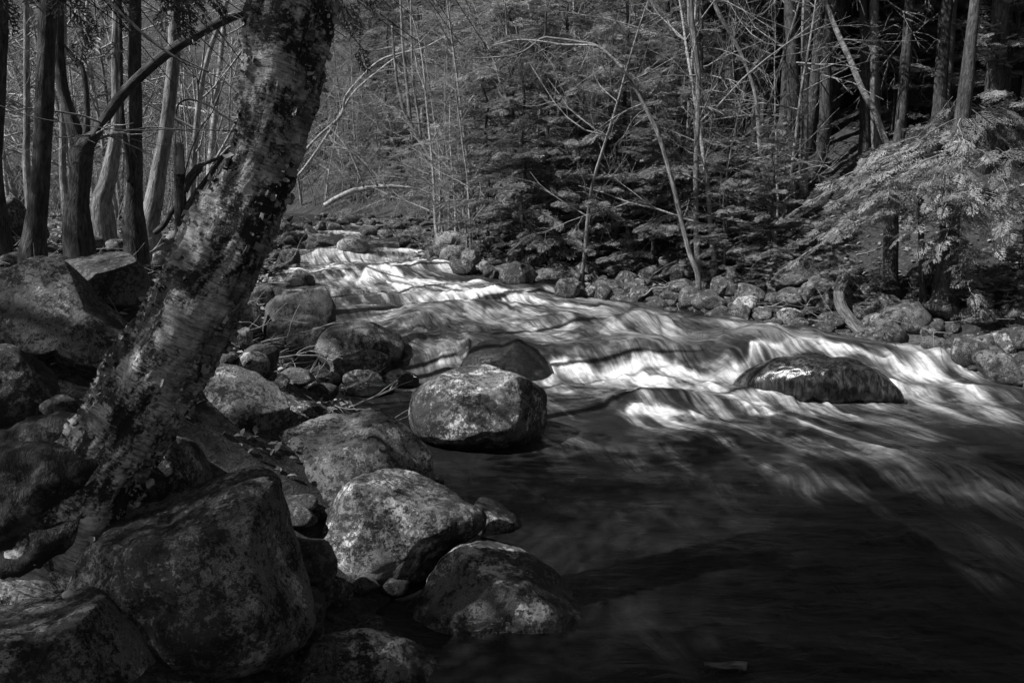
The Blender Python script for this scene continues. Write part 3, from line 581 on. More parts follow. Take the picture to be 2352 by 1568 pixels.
# iron ring, white quartz, stick in the water
p0 = [(844, 1006), (853, 1002), (864, 1004), (877, 1012), (889, 1024), (889, 1033), (879, 1036), (871, 1031)]
from mathutils.bvhtree import BVHTree
ob_ = next(o for o in C.objects if 'iron ring' in o.get('label', '')); bv = BVHTree.FromPolygons([v.co + ob_.location for v in ob_.data.vertices], [tuple(p.vertices) for p in ob_.data.polygons])
ptw = []
for u, v in p0:
    d_ = Vector(ray(u, v)).normalized(); h_ = bv.ray_cast(Vector(EYE), d_)
    ptw.append(np.array(h_[0] - d_*.012) if h_[0] else at(u, v, 4.4))
g = Geo(); add_tube(g, spline(ptw, 30), .008, 8)
tag(link('iron_ring', g.mesh('iron_ring', M_IRON)), 'bent rusted iron ring bolted to the lichened sloping boulder', 'iron ring')
hero_rock([(142, 1362), (152, 1355), (168, 1357), (172, 1366), (160, 1372), (145, 1370)], 'tiny bright white stone on the flat topped boulder in the bottom left', M_WHITE, .02, 2.85, None, 3, name='pebble')
g = Geo(); add_tube(g, spline([march(u, v, lambda x, y: water_base(x, y) + .02) for u, v in [(1618, 1524), (1660, 1528), (1690, 1526), (1716, 1530)]], 14), np.linspace(.010, .022, 14), 7, rough=.3)
tag(link('stick', g.mesh('stick', M_BARKM)), 'pale short stick floating at the bottom edge of the dark water', 'stick')

# ------------------------------------------------------------------ trees
def px_path(pts, y, dy=0.0):
    """(u, v, width px) points at forward distance y (plus dy per photo pixel of height) -> world points, radii"""
    v0 = pts[0][1]; P = []; R = []
    for u, v, w in pts:
        yy = y + dy*(v0 - v); P.append(at(u, v, yy)); R.append(.5*w*mpp(u, v, yy))
    return np.array(P), np.array(R)
def sp(P, R, n):
    S = spline(np.column_stack([P, R]), n); return S[:, :3], np.maximum(S[:, 3], .002)
def limbs_geo(g, rng, P, R, n, L, t0=.2, t1=1.0, droop=-.05, up=.2, sub=3, segs=4, wig=.12, rr=.25, thick=.009):
    for _ in range(n):
        t = rng.uniform(t0, t1); i = min(int(t*(len(P) - 1)), len(P) - 2); p = P[i]; a = rng.uniform(0, 6.28); l = L*rng.uniform(.4, 1.1)
        d = np.array([math.cos(a), math.sin(a), up + rng.uniform(-.3, .3)]); r0 = min(R[i]*rr, thick*l + .004); branch(g, rng, p, d, l, r0, sub, segs, wig, droop)
def branch(g, rng, p, d, l, r0, sub, segs, wig, droop):
    d = d/np.linalg.norm(d); n = 5; pts = [p]; dd = d.copy()
    for k in range(n):
        dd = dd + rng.normal(0, wig, 3) + [0, 0, droop]; dd /= np.linalg.norm(dd); pts.append(pts[-1] + dd*l/n)
    pts = np.array(pts); add_tube(g, pts, np.linspace(r0, max(r0*.25, .0022), n + 1), segs, cap=False)
    if sub > 0 and l > .25:
        for k in range(rng.integers(2, 5)):
            i = rng.integers(1, n); e = pts[i + 1] - pts[i]; e = e/np.linalg.norm(e) + rng.normal(0, .55, 3)
            branch(g, rng, pts[i], e, l*rng.uniform(.3, .6), max(r0*.55, .0025), sub - 1, 3, wig, droop)
TR = np.random.default_rng(77)
def px_tree(name, label, cat, pts, y=None, mat=M_BARK, dy=0.0, extend=0.0, branches=0, blen=1.2, bmat=None, segs=14, n=40, rough=.15, flare=1.35, bt=(.3, 1), droop=-.05, up=.2, sub=2, group=None, bname='branch', root=True):
    if y is None: y = hit(pts[0][0], pts[0][1])[1]
    P, R = px_path(pts, y, dy)
    if 'arch' in name or 'pole' in name: R = R*.78
    if extend:
        d = P[-1] - P[-2]; d /= np.linalg.norm(d); d[:2] *= .5; P = np.vstack([P, P[-1] + d*extend*.5, P[-1] + d*extend]); R = np.concatenate([R, [R[-1]*.75, R[-1]*.25]])
    gz = float(ground(P[0][0], P[0][1]))
    if root and gz < P[0][2] + .4 and P[0][2] - gz < 1.6: P = np.vstack([[P[0][0], P[0][1], min(gz, P[0][2]) - .25], P]); R = np.concatenate([[R[0]*flare], R])
    P, R = sp(P, R, n); base = P[0].copy(); P = P - base
    t = thing(name, label, cat, base, group); g = Geo(); add_tube(g, P, R, segs, rough=rough, seed=int(TR.integers(999)), rfreq=(3, 3))
    part('trunk', g.mesh('trunk', mat), t)
    if branches:
        for _ in range(branches):
            g = Geo(); limbs_geo(g, TR, P, R, 1, blen, bt[0], bt[1], droop, up, sub); part(bname, g.mesh(bname, bmat or M_TWIG), t)
    return t, P, R, base

# ---- the leaning birch in front
CL = [(95, 1330, 350), (158, 1200, 275), (252, 1040, 216), (345, 890, 206), (424, 760, 208), (496, 610, 194), (556, 480, 180), (600, 370, 168), (632, 240, 166), (655, 120, 180), (676, 0, 182), (700, -140, 178), (715, -320, 170), (740, -700, 150), (760, -1300, 110)]
P, R = px_path(CL, 3.35, .00035); R = R*.94; P, R = sp(P, R, 420); base = P[0].copy(); P -= base
birch = thing('leaning_birch', 'big leaning birch with shaggy peeling bark in the left foreground', 'tree', base)
v, q, a = tube(P, R, 110, rough=.0); L = a[:, 2]
an = np.arctan2(a[:, 1], a[:, 0])
ctr = np.repeat(P, 110, 0); nrm = v - ctr; rl = np.linalg.norm(nrm, axis=1, keepdims=True); nrm /= rl
qn = xyz(np.cos(an)*1.2, np.sin(an)*1.2, L*1.6)
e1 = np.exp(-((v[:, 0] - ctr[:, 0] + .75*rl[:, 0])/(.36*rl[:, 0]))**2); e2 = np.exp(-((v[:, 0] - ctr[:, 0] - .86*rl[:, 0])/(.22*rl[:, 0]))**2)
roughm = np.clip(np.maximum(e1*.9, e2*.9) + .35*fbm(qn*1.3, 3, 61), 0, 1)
disp = .05*fbm(qn*1.1, 3, 62) + .035*roughm*fbm(xyz(np.cos(an)*7, np.sin(an)*7, L*9), 4, 63) + .008*fbm(xyz(np.cos(an)*9, np.sin(an)*9, L*22), 3, 64)
for am, wd_ in ((0.9, .22), (2.4, .3), (3.9, .25), (5.2, .2)):
    dd = np.abs((an - am + math.pi) % (2*math.pi) - math.pi); disp += .35*np.exp(-(dd/wd_)**2)*np.clip(1 - L/.55, 0, 1)**1.5*rl[:, 0]*1.2
v = v + nrm*disp[:, None]
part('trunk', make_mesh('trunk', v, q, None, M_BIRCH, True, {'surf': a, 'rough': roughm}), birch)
# curls of loose bark
CURLS = []
for k in range(6):
    r_ = np.random.default_rng(k); nn = 5; w = r_.uniform(.5, 1.0); th = np.linspace(0, r_.uniform(1.0, 2.6), nn); rad = 1/max(th[-1], .3)
    xs, zs = rad*np.sin(th), rad*(1 - np.cos(th)); vv = []
    for i_ in range(nn):
        for s_ in (-.5, 0, .5): vv.append((xs[i_]*(1 + .15*s_), s_*w*(1 - .35*i_/nn) + .08*r_.normal(), zs[i_] + .05*r_.normal()))
    qq = [(i_*3 + j, i_*3 + j + 1, i_*3 + j + 4, i_*3 + j + 3) for i_ in range(nn - 1) for j in (0, 1)]
    CURLS.append((np.array(vv), np.array(qq)))
curl_mesh = [make_mesh('bark_curl', vv, qq, None, M_CURL, True) for vv, qq in CURLS]
rb = np.random.default_rng(9); gs = Geo()
Nv = len(v); front = np.nonzero((nrm[:, 1] < .25) & (v[:, 2] + base[2] < 4.2))[0]
wts = (.07 + roughm[front])**1.8; wts /= wts.sum()
for k in range(2000):
    i_ = rb.choice(front, p=wts); n_ = nrm[i_] + rb.normal(0, .25, 3); n_ /= np.linalg.norm(n_)
    tdir = rb.normal(0, 1, 3); tdir -= n_*(tdir @ n_); tdir /= np.linalg.norm(tdir)
    if rb.random() < .6: tdir = np.cross(n_, [0.35, 0, .94])*rb.choice([-1, 1]); tdir /= np.linalg.norm(tdir)
    b_ = np.cross(n_, tdir); big = k < 200; s_ = rb.uniform(.020, .052) if big else rb.uniform(.008, .026)
    if big:
        o = link('bark_curl', curl_mesh[rb.integers(6)], birch)
        Mx = Matrix(((tdir[0], b_[0], n_[0], 0), (tdir[1], b_[1], n_[1], 0), (tdir[2], b_[2], n_[2], 0), (0, 0, 0, 1)))
        o.matrix_basis = Matrix.Translation(Vector(v[i_] + n_*.002)) @ Mx @ Matrix.Scale(s_, 4)
    else:
        vv, qq = CURLS[rb.integers(6)]; gs.add(v[i_] + s_*(vv[:, :1]*tdir + vv[:, 1:2]*b_ + vv[:, 2:3]*n_), qq)
part('bark_flakes', gs.mesh('bark_flakes', M_CURL), birch, 'stuff')
for pts, y in ([[(210, 1090, 20), (165, 1140, 170), (105, 1200, 230), (20, 1270, 250), (-120, 1330, 240)], 3.4], [[(250, 1040, 20), (190, 1075, 120), (110, 1120, 220), (30, 1160, 250), (-80, 1200, 240), (-230, 1280, 200)], 3.32], [[(190, 1180, 20), (130, 1230, 120), (80, 1270, 150), (0, 1300, 150), (-100, 1340, 140)], 3.2], [[(290, 950, 20), (230, 975, 80), (150, 1000, 110), (60, 1025, 110), (-80, 1040, 100)], 3.5]):
    p_, r_ = px_path(pts, y); p_, r_ = sp(p_, r_, 70); v, q, a = tube(p_ - base, r_, 60)
    c_ = np.repeat(p_ - base, 60, 0); n_ = v - c_; n_ /= np.linalg.norm(n_, axis=1, keepdims=True); v = v + n_*(.05*fbm(v*3.2, 4, 71) + .035*fbm(v*11, 4, 72))[:, None]
    part('root', make_mesh('root', v, q, None, M_ROOT, True, {'surf': a, 'rough': np.ones(len(a))*.6}), birch)

# ---- other traced trees of the left bank
px_tree('dark_tree', 'straight dark trunk in shade, thickest upright tree of the left bank', 'tree', [(75, 600, 66), (80, 540, 50), (93, 403, 40), (101, 252, 40), (106, 120, 39), (111, 0, 39), (118, -200, 36)], 6.4, M_BARK, extend=5, branches=7, blen=1.6, bt=(.5, 1))
ft, P_, R_, b_ = px_tree('forked_tree', 'forked tree whose right stem leans far across behind the birch', 'tree', [(178, 500, 60), (181, 454, 46), (187, 390, 46), (190, 340, 52), (215, 315, 24), (262, 242, 23), (312, 185, 22), (386, 121, 22), (487, 60, 22), (560, 28, 20), (640, -5, 18)], 8.3, M_BARK, branches=8, blen=1.4, extend=2, segs=12)
g = Geo()
for pts in ([(188, 345, 40), (160, 262, 28), (144, 201, 25), (136, 117, 23), (134, 0, 22), (132, -150, 18)], [(190, 345, 30), (198, 302, 16), (199, 228, 12), (191, 161, 10), (165, 125, 8), (144, 100, 6)]):
    p_, r_ = px_path(pts, 8.3); p_, r_ = sp(p_, r_, 24); add_tube(g, p_ - b_, r_, 10, rough=.1)
part('side_stem', g.mesh('side_stem', M_BARK), ft)
dt, P_, R_, b_ = px_tree('double_tree', 'dark double trunk right of the forked tree', 'tree', [(308, 505, 50), (309, 470, 38), (311, 380, 30), (311, 235, 29), (309, 100, 29), (309, 0, 28), (310, -150, 25)], 9.0, M_BARK, extend=4, branches=7, blen=1.5, bt=(.5, 1))
g = Geo(); p_, r_ = px_path([(300, 420, 16), (295, 370, 12), (283, 290, 12), (279, 235, 10), (277, 120, 9), (275, 0, 9), (276, -120, 8)], 8.9); p_, r_ = sp(p_, r_, 24); add_tube(g, p_ - b_, r_, 9, rough=.12); part('side_stem', g.mesh('side_stem', M_BARK), dt)
px_tree('pale_tree', 'sunlit pale trunk leaning slightly right behind the stump', 'tree', [(340, 520, 52), (349, 490, 42), (366, 386, 34), (383, 285, 30), (400, 134, 28), (400, 0, 26), (402, -120, 24)], 11.0, M_BARKL, extend=5, branches=6, blen=1.6, bt=(.5, 1))
px_tree('curved_tree', 'sunlit curved trunk between the forked tree and the dark double trunk', 'tree', [(232, 470, 48), (242, 437, 40), (262, 340, 30), (269, 262, 22), (266, 134, 20), (268, 0, 18)], 11.8, M_BARKL, extend=4, branches=6, blen=1.6, bt=(.4, 1))
px_tree('slim_tree', 'slim sunlit trunk left of the straight dark trunk', 'tree', [(62, 400, 16), (62, 300, 14), (61, 150, 13), (59, 0, 12)], 14, M_BARKL, extend=4, branches=10, blen=1.5)
px_tree('slim_tree', 'slim sunlit trunk just right of the straight dark trunk', 'tree', [(145, 402, 16), (145, 300, 14), (146, 150, 12), (147, 0, 11)], 14.5, M_BARKL, extend=4, branches=10, blen=1.5)
px_tree('edge_tree', 'dark trunk cut off by the left frame edge', 'tree', [(-12, 400, 34), (-6, 250, 32), (2, 120, 28), (4, 0, 26)], 7.2, M_BARK, extend=4, branches=4, bt=(.5, 1))
px_tree('thin_birch', 'thin white birch stem at the far left edge', 'tree', [(8, 360, 7), (6, 250, 6), (3, 150, 6), (8, 0, 5)], 15, M_BIRCHF, extend=3, branches=8)
for u in (418, 432, 436, 452, 472, 486, 500, 524):
    h_ = TR.uniform(80, 260); px_tree('white_sapling', 'thin pale sapling in the bright thicket between stump and birch', 'sapling', [(u, 470 + TR.uniform(-15, 10), 5), (u + TR.normal(0, 4), 330, 4.5), (u + TR.normal(0, 10), 330 - h_, 3.5)], 17 + TR.uniform(-2, 4), M_BIRCHF, branches=9, blen=1.0, bt=(.3, 1), segs=6, n=14, group='pale saplings behind the stump')
# stump
st, P_, R_, b_ = px_tree('stump', 'tall broken stump with a pale split top left of the birch', 'stump', [(416, 610, 46), (417, 570, 32), (416, 500, 27), (413, 420, 25), (411, 350, 23), (410, 331, 22)], 7.4, M_BARK, n=30, rough=.12)
g = Geo(); p_, r_ = px_path([(412, 400, 22), (411, 350, 21.5), (410, 333, 20)], 7.33); add_tube(g, spline(p_, 10) - b_, np.interp(np.linspace(0, 1, 10), [0, 1], [r_[0], r_[-1]]), 14, rough=.15)
for k in range(9):
    a_ = k*.7; c_ = p_[-1] + np.array([math.cos(a_), math.sin(a_), 0])*r_[-1]*.8; add_tube(g, np.array([c_ - [0, 0, .03], c_ + [0.004, 0, TR.uniform(.02, .12)]]) - b_, [.012, .002], 5)
part('split_top', g.mesh('split_top', M_WOOD), st)
for pts in ([(427, 480, 15), (450, 445, 13), (480, 405, 12), (506, 368, 9), (530, 340, 7)], [(424, 440, 16), (436, 412, 20), (458, 385, 19), (466, 378, 9), (500, 364, 7), (520, 352, 5)], [(408, 468, 10), (392, 490, 12), (375, 518, 14), (355, 535, 12)]):
    p_, r_ = px_path(pts, 7.4); p_, r_ = sp(p_, r_, 18); g = Geo(); add_tube(g, p_ - b_, r_, 9, rough=.15); part('limb', g.mesh('limb', M_BARK), st)
def vine(name, label, cat, pts, y, mat, r=None, dy=0):
    P, R = px_path(pts, y, dy); P, R = sp(P, R, 30); g = Geo(); b_ = P[0].copy(); add_tube(g, P - b_, R, 6, rough=.15, seed=3)
    return tag(link(name, g.mesh(name, mat), None, b_), label, cat)
vine('slack_cable', 'thin dark cable sagging across the left trunks', 'cable', [(-30, 232, 2.6), (77, 269, 2.6), (178, 286, 2.4), (292, 299, 2.4), (420, 297, 2.4), (540, 302, 2.4)], 6.0, M_TWIGD)
vine('dead_branch', 'dark slanting branch crossing the top left trunks', 'branch', [(215, -30, 9), (290, 42, 8), (336, 84, 7), (390, 124, 6), (430, 148, 4.5), (480, 166, 3)], 5.6, M_TWIGD)
vine('bent_branch', 'dark arched branch just left of the birch', 'branch', [(404, 262, 3), (412, 238, 4), (437, 229, 4.5), (478, 242, 4), (510, 264, 4), (545, 285, 4)], 7, M_TWIGD)
vine('thin_branch', 'thin dark curved sapling rising from the stump to the birch', 'branch', [(424, 400, 4), (438, 350, 3.5), (458, 300, 3), (485, 262, 2.6), (500, 230, 2.2), (520, 170, 2)], 7.3, M_TWIGD)

# ---- trees of the far bank, centre
px_tree('arching_birch', 'white birch bowed in an arch over the upper rapids at left', 'tree', [(612, 475, 9), (660, 400, 8.5), (720, 325, 8), (784, 265, 8), (791, 228, 8), (821, 188, 8), (871, 141, 7.5), (918, 124, 7), (972, 111, 5), (1019, 87, 3.5), (1060, 70, 2)], 24, M_BIRCHF, branches=16, blen=1.8, n=50, bt=(.4, 1), droop=-.06, sub=3)
px_tree('arching_birch', 'thinner white birch bowed beneath the arching one at left', 'tree', [(620, 478, 8), (700, 385, 7.5), (765, 290, 7), (811, 215, 7), (868, 165, 6.5), (908, 134, 5), (950, 110, 3), (1000, 60, 2)], 24.3, M_BIRCHF, branches=12, blen=1.6, n=40, bt=(.4, 1), sub=3)
px_tree('fallen_birch', 'bright white birch log lying across the far left bank', 'log', [(745, 472, 11), (784, 450, 12), (818, 437, 12), (885, 428, 10), (930, 430, 6), (972, 434, 3)], 24, M_BIRCHF, branches=8, blen=1.6, bt=(.4, 1), flare=1, n=40, root=False)
for k, pts in enumerate(([(868, 428, 6), (845, 390, 6), (824, 363, 6), (784, 336, 5.5), (740, 318, 4)], [(836, 430, 5.5), (813, 370, 5.5), (790, 330, 5), (755, 290, 4)], [(885, 425, 5), (850, 385, 5), (800, 345, 4.5), (750, 338, 3)])):
    px_tree('leaning_birch_pole', ['pale birch pole slanting up left from the white log', 'steeper pale birch pole left of the white log', 'lowest pale pole slanting left above the white log'][k], 'sapling', pts, 23.5 - k*.3, M_BIRCHF, branches=6, blen=1.2, n=20, root=False)
for lab, pts, y, mt in (('slanting grey trunk above the fallen white log', [(990, 372, 12), (982, 349, 10), (942, 285, 9), (918, 218, 8), (908, 151, 6), (900, 60, 4)], 21, M_BARKL),
                        ('upright pale trunk behind the arching birch', [(950, 330, 9), (942, 269, 8), (932, 168, 7), (925, 101, 6), (920, 0, 5)], 22, M_BARKL), ('second upright pale trunk right of the arching birch top', [(968, 330, 7), (962, 275, 6), (949, 185, 5.5), (945, 67, 5), (944, -20, 4)], 22.5, M_BARKL),
                        ('black crooked snag among the far hemlocks', [(1096, 330, 8), (1090, 285, 6.5), (1083, 228, 6), (1064, 201, 6), (1068, 161, 5), (1070, 140, 3)], 19, M_TWIGD), ('thin pale sapling in front of the far hemlocks', [(1046, 480, 6), (1040, 400, 5), (1034, 319, 4.5), (1034, 230, 3)], 18, M_BIRCHF),
                        ('tall hemlock trunk in the centre with drooping dead twigs', [(1326, 400, 24), (1321, 319, 21), (1318, 235, 20), (1308, 134, 19), (1294, 0, 18), (1290, -100, 16)], 20, M_BARK), ('pale birch stem beside the tall central hemlock trunk', [(1342, 420, 10), (1338, 336, 9), (1335, 242, 8.5), (1325, 188, 8), (1321, 101, 7), (1318, 0, 5)], 19.5, M_BIRCHF),
                        ('thin lit stem hanging at the top right of centre', [(1478, 280, 7), (1483, 181, 6), (1487, 101, 6.5), (1487, 0, 6)], 17, M_BARKL), ('short grey trunk leaning at the right bank under the arch', [(1450, 590, 14), (1442, 527, 12), (1432, 460, 11), (1428, 430, 9)], 14.3, M_BARKL),
                        ('thin trunk beside the short leaning one under the arch', [(1462, 600, 10), (1456, 504, 8), (1452, 336, 7), (1450, 200, 5)], 14.6, M_BARKL), ('thin stem at top centre leaning right', [(1130, 230, 6), (1110, 120, 5), (1080, 30, 5), (1060, -30, 4)], 26, M_BARKL)):
    px_tree('bank_tree', lab, 'tree', pts, y, mt, branches=10, blen=1.8, bt=(.2, 1), droop=-.08, extend=1.5 if pts[-1][1] < 20 else 0, sub=2, n=30)
px_tree('bowed_sapling', 'long grey sapling bowed in a high arch over the right bank', 'tree', [(1604, 640, 13), (1585, 585, 12), (1568, 520, 11), (1540, 403, 10.5), (1513, 312, 10), (1483, 249, 9.5), (1449, 185, 8.5), (1415, 144, 8), (1372, 107, 7), (1328, 97, 6.5), (1274, 89, 6), (1244, 89, 5.5), (1204, 118, 5), (1153, 131, 4), (1086, 134, 2.6), (1040, 140, 2)], 12.1, M_BARKL, branches=18, blen=1.1, bt=(.45, 1), droop=-.12, up=-.3, n=70, sub=3)
px_tree('bowed_sapling', 'second stem bowed just under the high arch', 'tree', [(1432, 160, 7), (1405, 132, 6), (1372, 108, 6), (1330, 104, 5), (1290, 103, 4.5), (1244, 96, 4), (1190, 92, 3), (1130, 105, 2)], 12.0, M_BIRCHF, branches=12, blen=.9, bt=(.2, 1), droop=-.15, up=-.4, n=40, sub=3)
# ---- right bank trunks
RT = [('slim grey trunk standing at the shore, right of the bowed sapling', [(1607, 640, 20), (1600, 560, 13), (1598, 430, 12), (1601, 300, 13), (1603, 170, 14), (1590, 60, 15), (1585, 0, 15)], M_BARKL, None), ('grey trunk right behind the slim shore trunk', [(1634, 560, 20), (1628, 500, 18), (1618, 400, 17), (1612, 300, 13), (1610, 150, 10), (1612, 0, 9)], M_BARK, None),
      ('leaning short trunk in the dark wood right of the slim shore trunk', [(1778, 540, 18), (1770, 470, 15), (1755, 400, 13), (1745, 340, 11), (1735, 220, 8), (1700, 120, 8), (1650, 30, 10)], M_BARKL, None), ('wide dark trunk left of a lit straight one in the right wood', [(1815, 480, 34), (1818, 400, 29), (1822, 250, 27), (1818, 100, 25), (1814, 0, 24)], M_BARK, None),
      ('lit straight trunk in the middle of the right wood', [(1846, 440, 20), (1848, 330, 17), (1848, 160, 17), (1851, 0, 17)], M_BARKL, None), ('white flecked birch leaning left across the right wood', [(2050, 365, 17), (2028, 309, 14), (2008, 255, 13), (1981, 208, 13), (1954, 141, 12.5), (1924, 77, 11), (1900, 17, 9), (1890, -20, 8)], M_BIRCHF, None),
      ('dark trunk half hidden behind the leaning flecked birch', [(1985, 345, 26), (1985, 250, 19), (1985, 118, 18), (1983, 0, 17)], M_BARK, None), ('lit thick trunk just right of the leaning flecked birch', [(2012, 335, 28), (2008, 230, 24), (2008, 100, 22), (2008, 0, 21)], M_BARKL, None),
      ('tall trunk with a sunlit right edge in the right wood', [(2058, 365, 32), (2064, 330, 25), (2075, 200, 23), (2083, 100, 22), (2090, 0, 21)], M_BARK, None), ('rough barked trunk behind the lit hemlock, sun flecked', [(2164, 300, 40), (2168, 240, 31), (2173, 151, 29), (2180, 60, 28), (2184, 0, 27)], M_BARKL, None),
      ('thick dark trunk at the shore left of the hanging bough', [(2046, 682, 48), (2046, 640, 34), (2046, 560, 32), (2050, 450, 30), (2056, 380, 28)], M_BARK, None), ('mossy slim trunk between the two thick shore trunks', [(2122, 715, 22), (2119, 660, 15), (2116, 560, 13), (2114, 430, 12)], M_BARK, None),
      ('dim trunk at the right frame edge', [(2335, 300, 34), (2330, 200, 28), (2334, 80, 26), (2340, 0, 25)], M_BARK, 17), ('dim trunk between the flecked birch and the frame edge', [(2255, 270, 30), (2250, 180, 24), (2262, 60, 22), (2270, 0, 21)], M_BARK, 17),
      ('slender trunk deep in the right wood left of the wide dark one', [(1738, 300, 14), (1736, 200, 12), (1740, 100, 12), (1738, 0, 11)], M_BARK, 20), ('slender trunk deep in the right wood behind the shore trunk', [(1690, 520, 16), (1686, 350, 13), (1680, 180, 12), (1676, 0, 11)], M_BARK, 17),
      ('dim trunk deep in the wood above the lit slope', [(1930, 260, 15), (1932, 150, 13), (1930, 0, 12)], M_BARK, 22)]
for lab, pts, mt, y in RT:
    px_tree('forest_tree', lab, 'tree', pts, y if y else float(np.clip(hit(pts[0][0], pts[0][1])[1], 10, 15.5)), mt, extend=5 if pts[-1][1] < 20 else .6, branches=16 if pts[-1][1] < 20 else 3, blen=1.5 if pts[-1][1] < 20 else .5, bt=(.3, .75), bname='dead_branch', droop=-.06, up=-.1, sub=2)
# fallen trunk sliding into the water on the right bank
P, R = px_path([(1908, 588, 18), (1930, 622, 24), (1938, 640, 30), (1928, 664, 27), (1930, 698, 25), (1944, 724, 25), (1966, 751, 25), (1991, 777, 22), (2018, 797, 20)], 11.2, .006); P, R = sp(P, R, 60); b_ = P[0].copy()
fl = thing('fallen_tree', 'bent fallen trunk banded with sunlight reaching down into the stream', 'log', b_); g = Geo(); add_tube(g, P - b_, R, 22, rough=.34, seed=4, rfreq=(3, 5)); part('log_trunk', g.mesh('log_trunk', M_BARKM), fl)
p_, r_ = px_path([(1936, 645, 28), (1955, 630, 26), (1976, 618, 22)], 11.55); p_, r_ = sp(p_, r_, 14); g = Geo(); add_tube(g, p_ - b_, r_, 14, rough=.15); part('stub', g.mesh('stub', M_BARKM), fl)
P, R = px_path([(1984, 690, 24), (2000, 665, 26), (2016, 645, 27)], 11.6); P, R = sp(P, R, 16); g = Geo(); add_tube(g, P - P[0], R, 16, rough=.08); tag(link('cut_log', g.mesh('cut_log', M_BARKM), None, P[0]), 'short thick log end leaning right of the fallen trunk', 'log')
vine('pole', 'pale bare pole slanting on the right bank between the thick trunks', 'stick', [(2024, 714, 5), (2066, 692, 6), (2108, 668, 7)], 11.0, M_WOOD)
vine('drift_branch', 'long bare branch lying on the right bank rubble', 'branch', [(1640, 690, 3), (1700, 655, 3), (1760, 625, 3.5), (1820, 590, 4)], 12.5, M_WOOD)
vine('broken_stick', 'pale broken stick end standing up behind the pyramid rock', 'stick', [(1594, 684, 8), (1597, 668, 8), (1603, 655, 6)], 12.1, M_WOOD)
vine('drift_branch', 'crooked driftwood at the right waterline below the slim trunks', 'branch', [(1452, 684, 3), (1480, 678, 3), (1500, 662, 4), (1530, 660, 4), (1552, 645, 4)], 12.4, M_WOOD)

# ---- hemlock foliage
def spray_template(rng, n, width, sub=True):
    V = []; Q = []
    def kite(o, d, l, w):
        d = d/np.linalg.norm(d); s = np.array([-d[1], d[0], 0]); k = len(V); m_ = o + d*l*.45 + [0, 0, .04*l]
        V.extend([o, m_ + s*w*.5, o + d*l + [0, 0, -.10*l], m_ - s*w*.5]); Q.append((k, k + 1, k + 2, k + 3))
    for i_ in range(n):
        x = .05 + .9*i_/n; o = np.array([x, 0, -.12*x*x])
        for s_ in (1, -1):
            l = (.50*(1 - x)**.7 + .08)*rng.uniform(.75, 1.2); a_ = math.radians(rng.uniform(42, 62))*s_; d = np.array([math.cos(a_), math.sin(a_), rng.uniform(-.25, .12)])
            if sub and l > .2:
                for j in range(3):
                    oo = o + d*l*(.2 + .25*j); b2 = a_ + s_*rng.uniform(.5, .9)*(1 if j % 2 else -1); kite(oo, np.array([math.cos(b2), math.sin(b2), rng.uniform(-.2, .1)]), l*.5*(1 - .2*j), width)
            kite(o, d, l, width)
    kite(np.array([.9, 0, -.1]), np.array([1., 0, -.1]), .18, width)
    return np.array(V), np.array(Q)
sr = np.random.default_rng(21)
HERO = [spray_template(sr, 8, .050) for _ in range(6)]
FINE = [spray_template(sr, 7, .060) for _ in range(5)]; COARSE = [spray_template(sr, 5, .085, False) for _ in range(4)]
def bough(gl, gw, rng, p0, d, L, spl, dens, tmpl, droop=.35, w0=.016):
    d = np.asarray(d, float); d /= np.linalg.norm(d); n = 9; pts = [np.asarray(p0, float)]; dd = d.copy()
    for k in range(n): dd = dd + np.array([rng.normal(0, .08), rng.normal(0, .08), -droop/n*1.6]); dd /= np.linalg.norm(dd); pts.append(pts[-1] + dd*L/n)
    pts = np.array(pts)
    if gw is not None: add_tube(gw, pts, np.linspace(w0*L*.8, .003, n + 1), 4, cap=False)
    m = max(3, int(L*dens)); Vs = []; Qs = []; k0 = 0
    for k in range(m):
        t = .12 + .88*(k + rng.random())/m; f = t*n; i_ = min(int(f), n - 1); p = pts[i_] + (pts[i_ + 1] - pts[i_])*(f - i_); ax = pts[i_ + 1] - pts[i_]; ax /= np.linalg.norm(ax)
        side = np.cross([0, 0, 1], ax); side /= max(np.linalg.norm(side), 1e-6); s_ = 1 if k % 2 else -1
        a_ = rng.uniform(.35, 1.15)*(1 if t < .93 else .2); X_ = ax*math.cos(a_) + s_*side*math.sin(a_) + np.array([0, 0, rng.uniform(-.3, .06)]); X_ /= np.linalg.norm(X_)
        up_ = np.array([rng.normal(0, .42), rng.normal(0, .42), 1.0]); Y_ = np.cross(up_, X_); Y_ /= np.linalg.norm(Y_); Z_ = np.cross(X_, Y_)
        l = spl*rng.uniform(.65, 1.2)*(1.15 - .45*t); V, Q = tmpl[rng.integers(len(tmpl))]
        Vs.append(p + l*(V[:, :1]*X_ + V[:, 1:2]*Y_ + V[:, 2:3]*Z_)); Qs.append(Q + k0); k0 += len(V)
    gl.add(np.concatenate(Vs), np.concatenate(Qs))
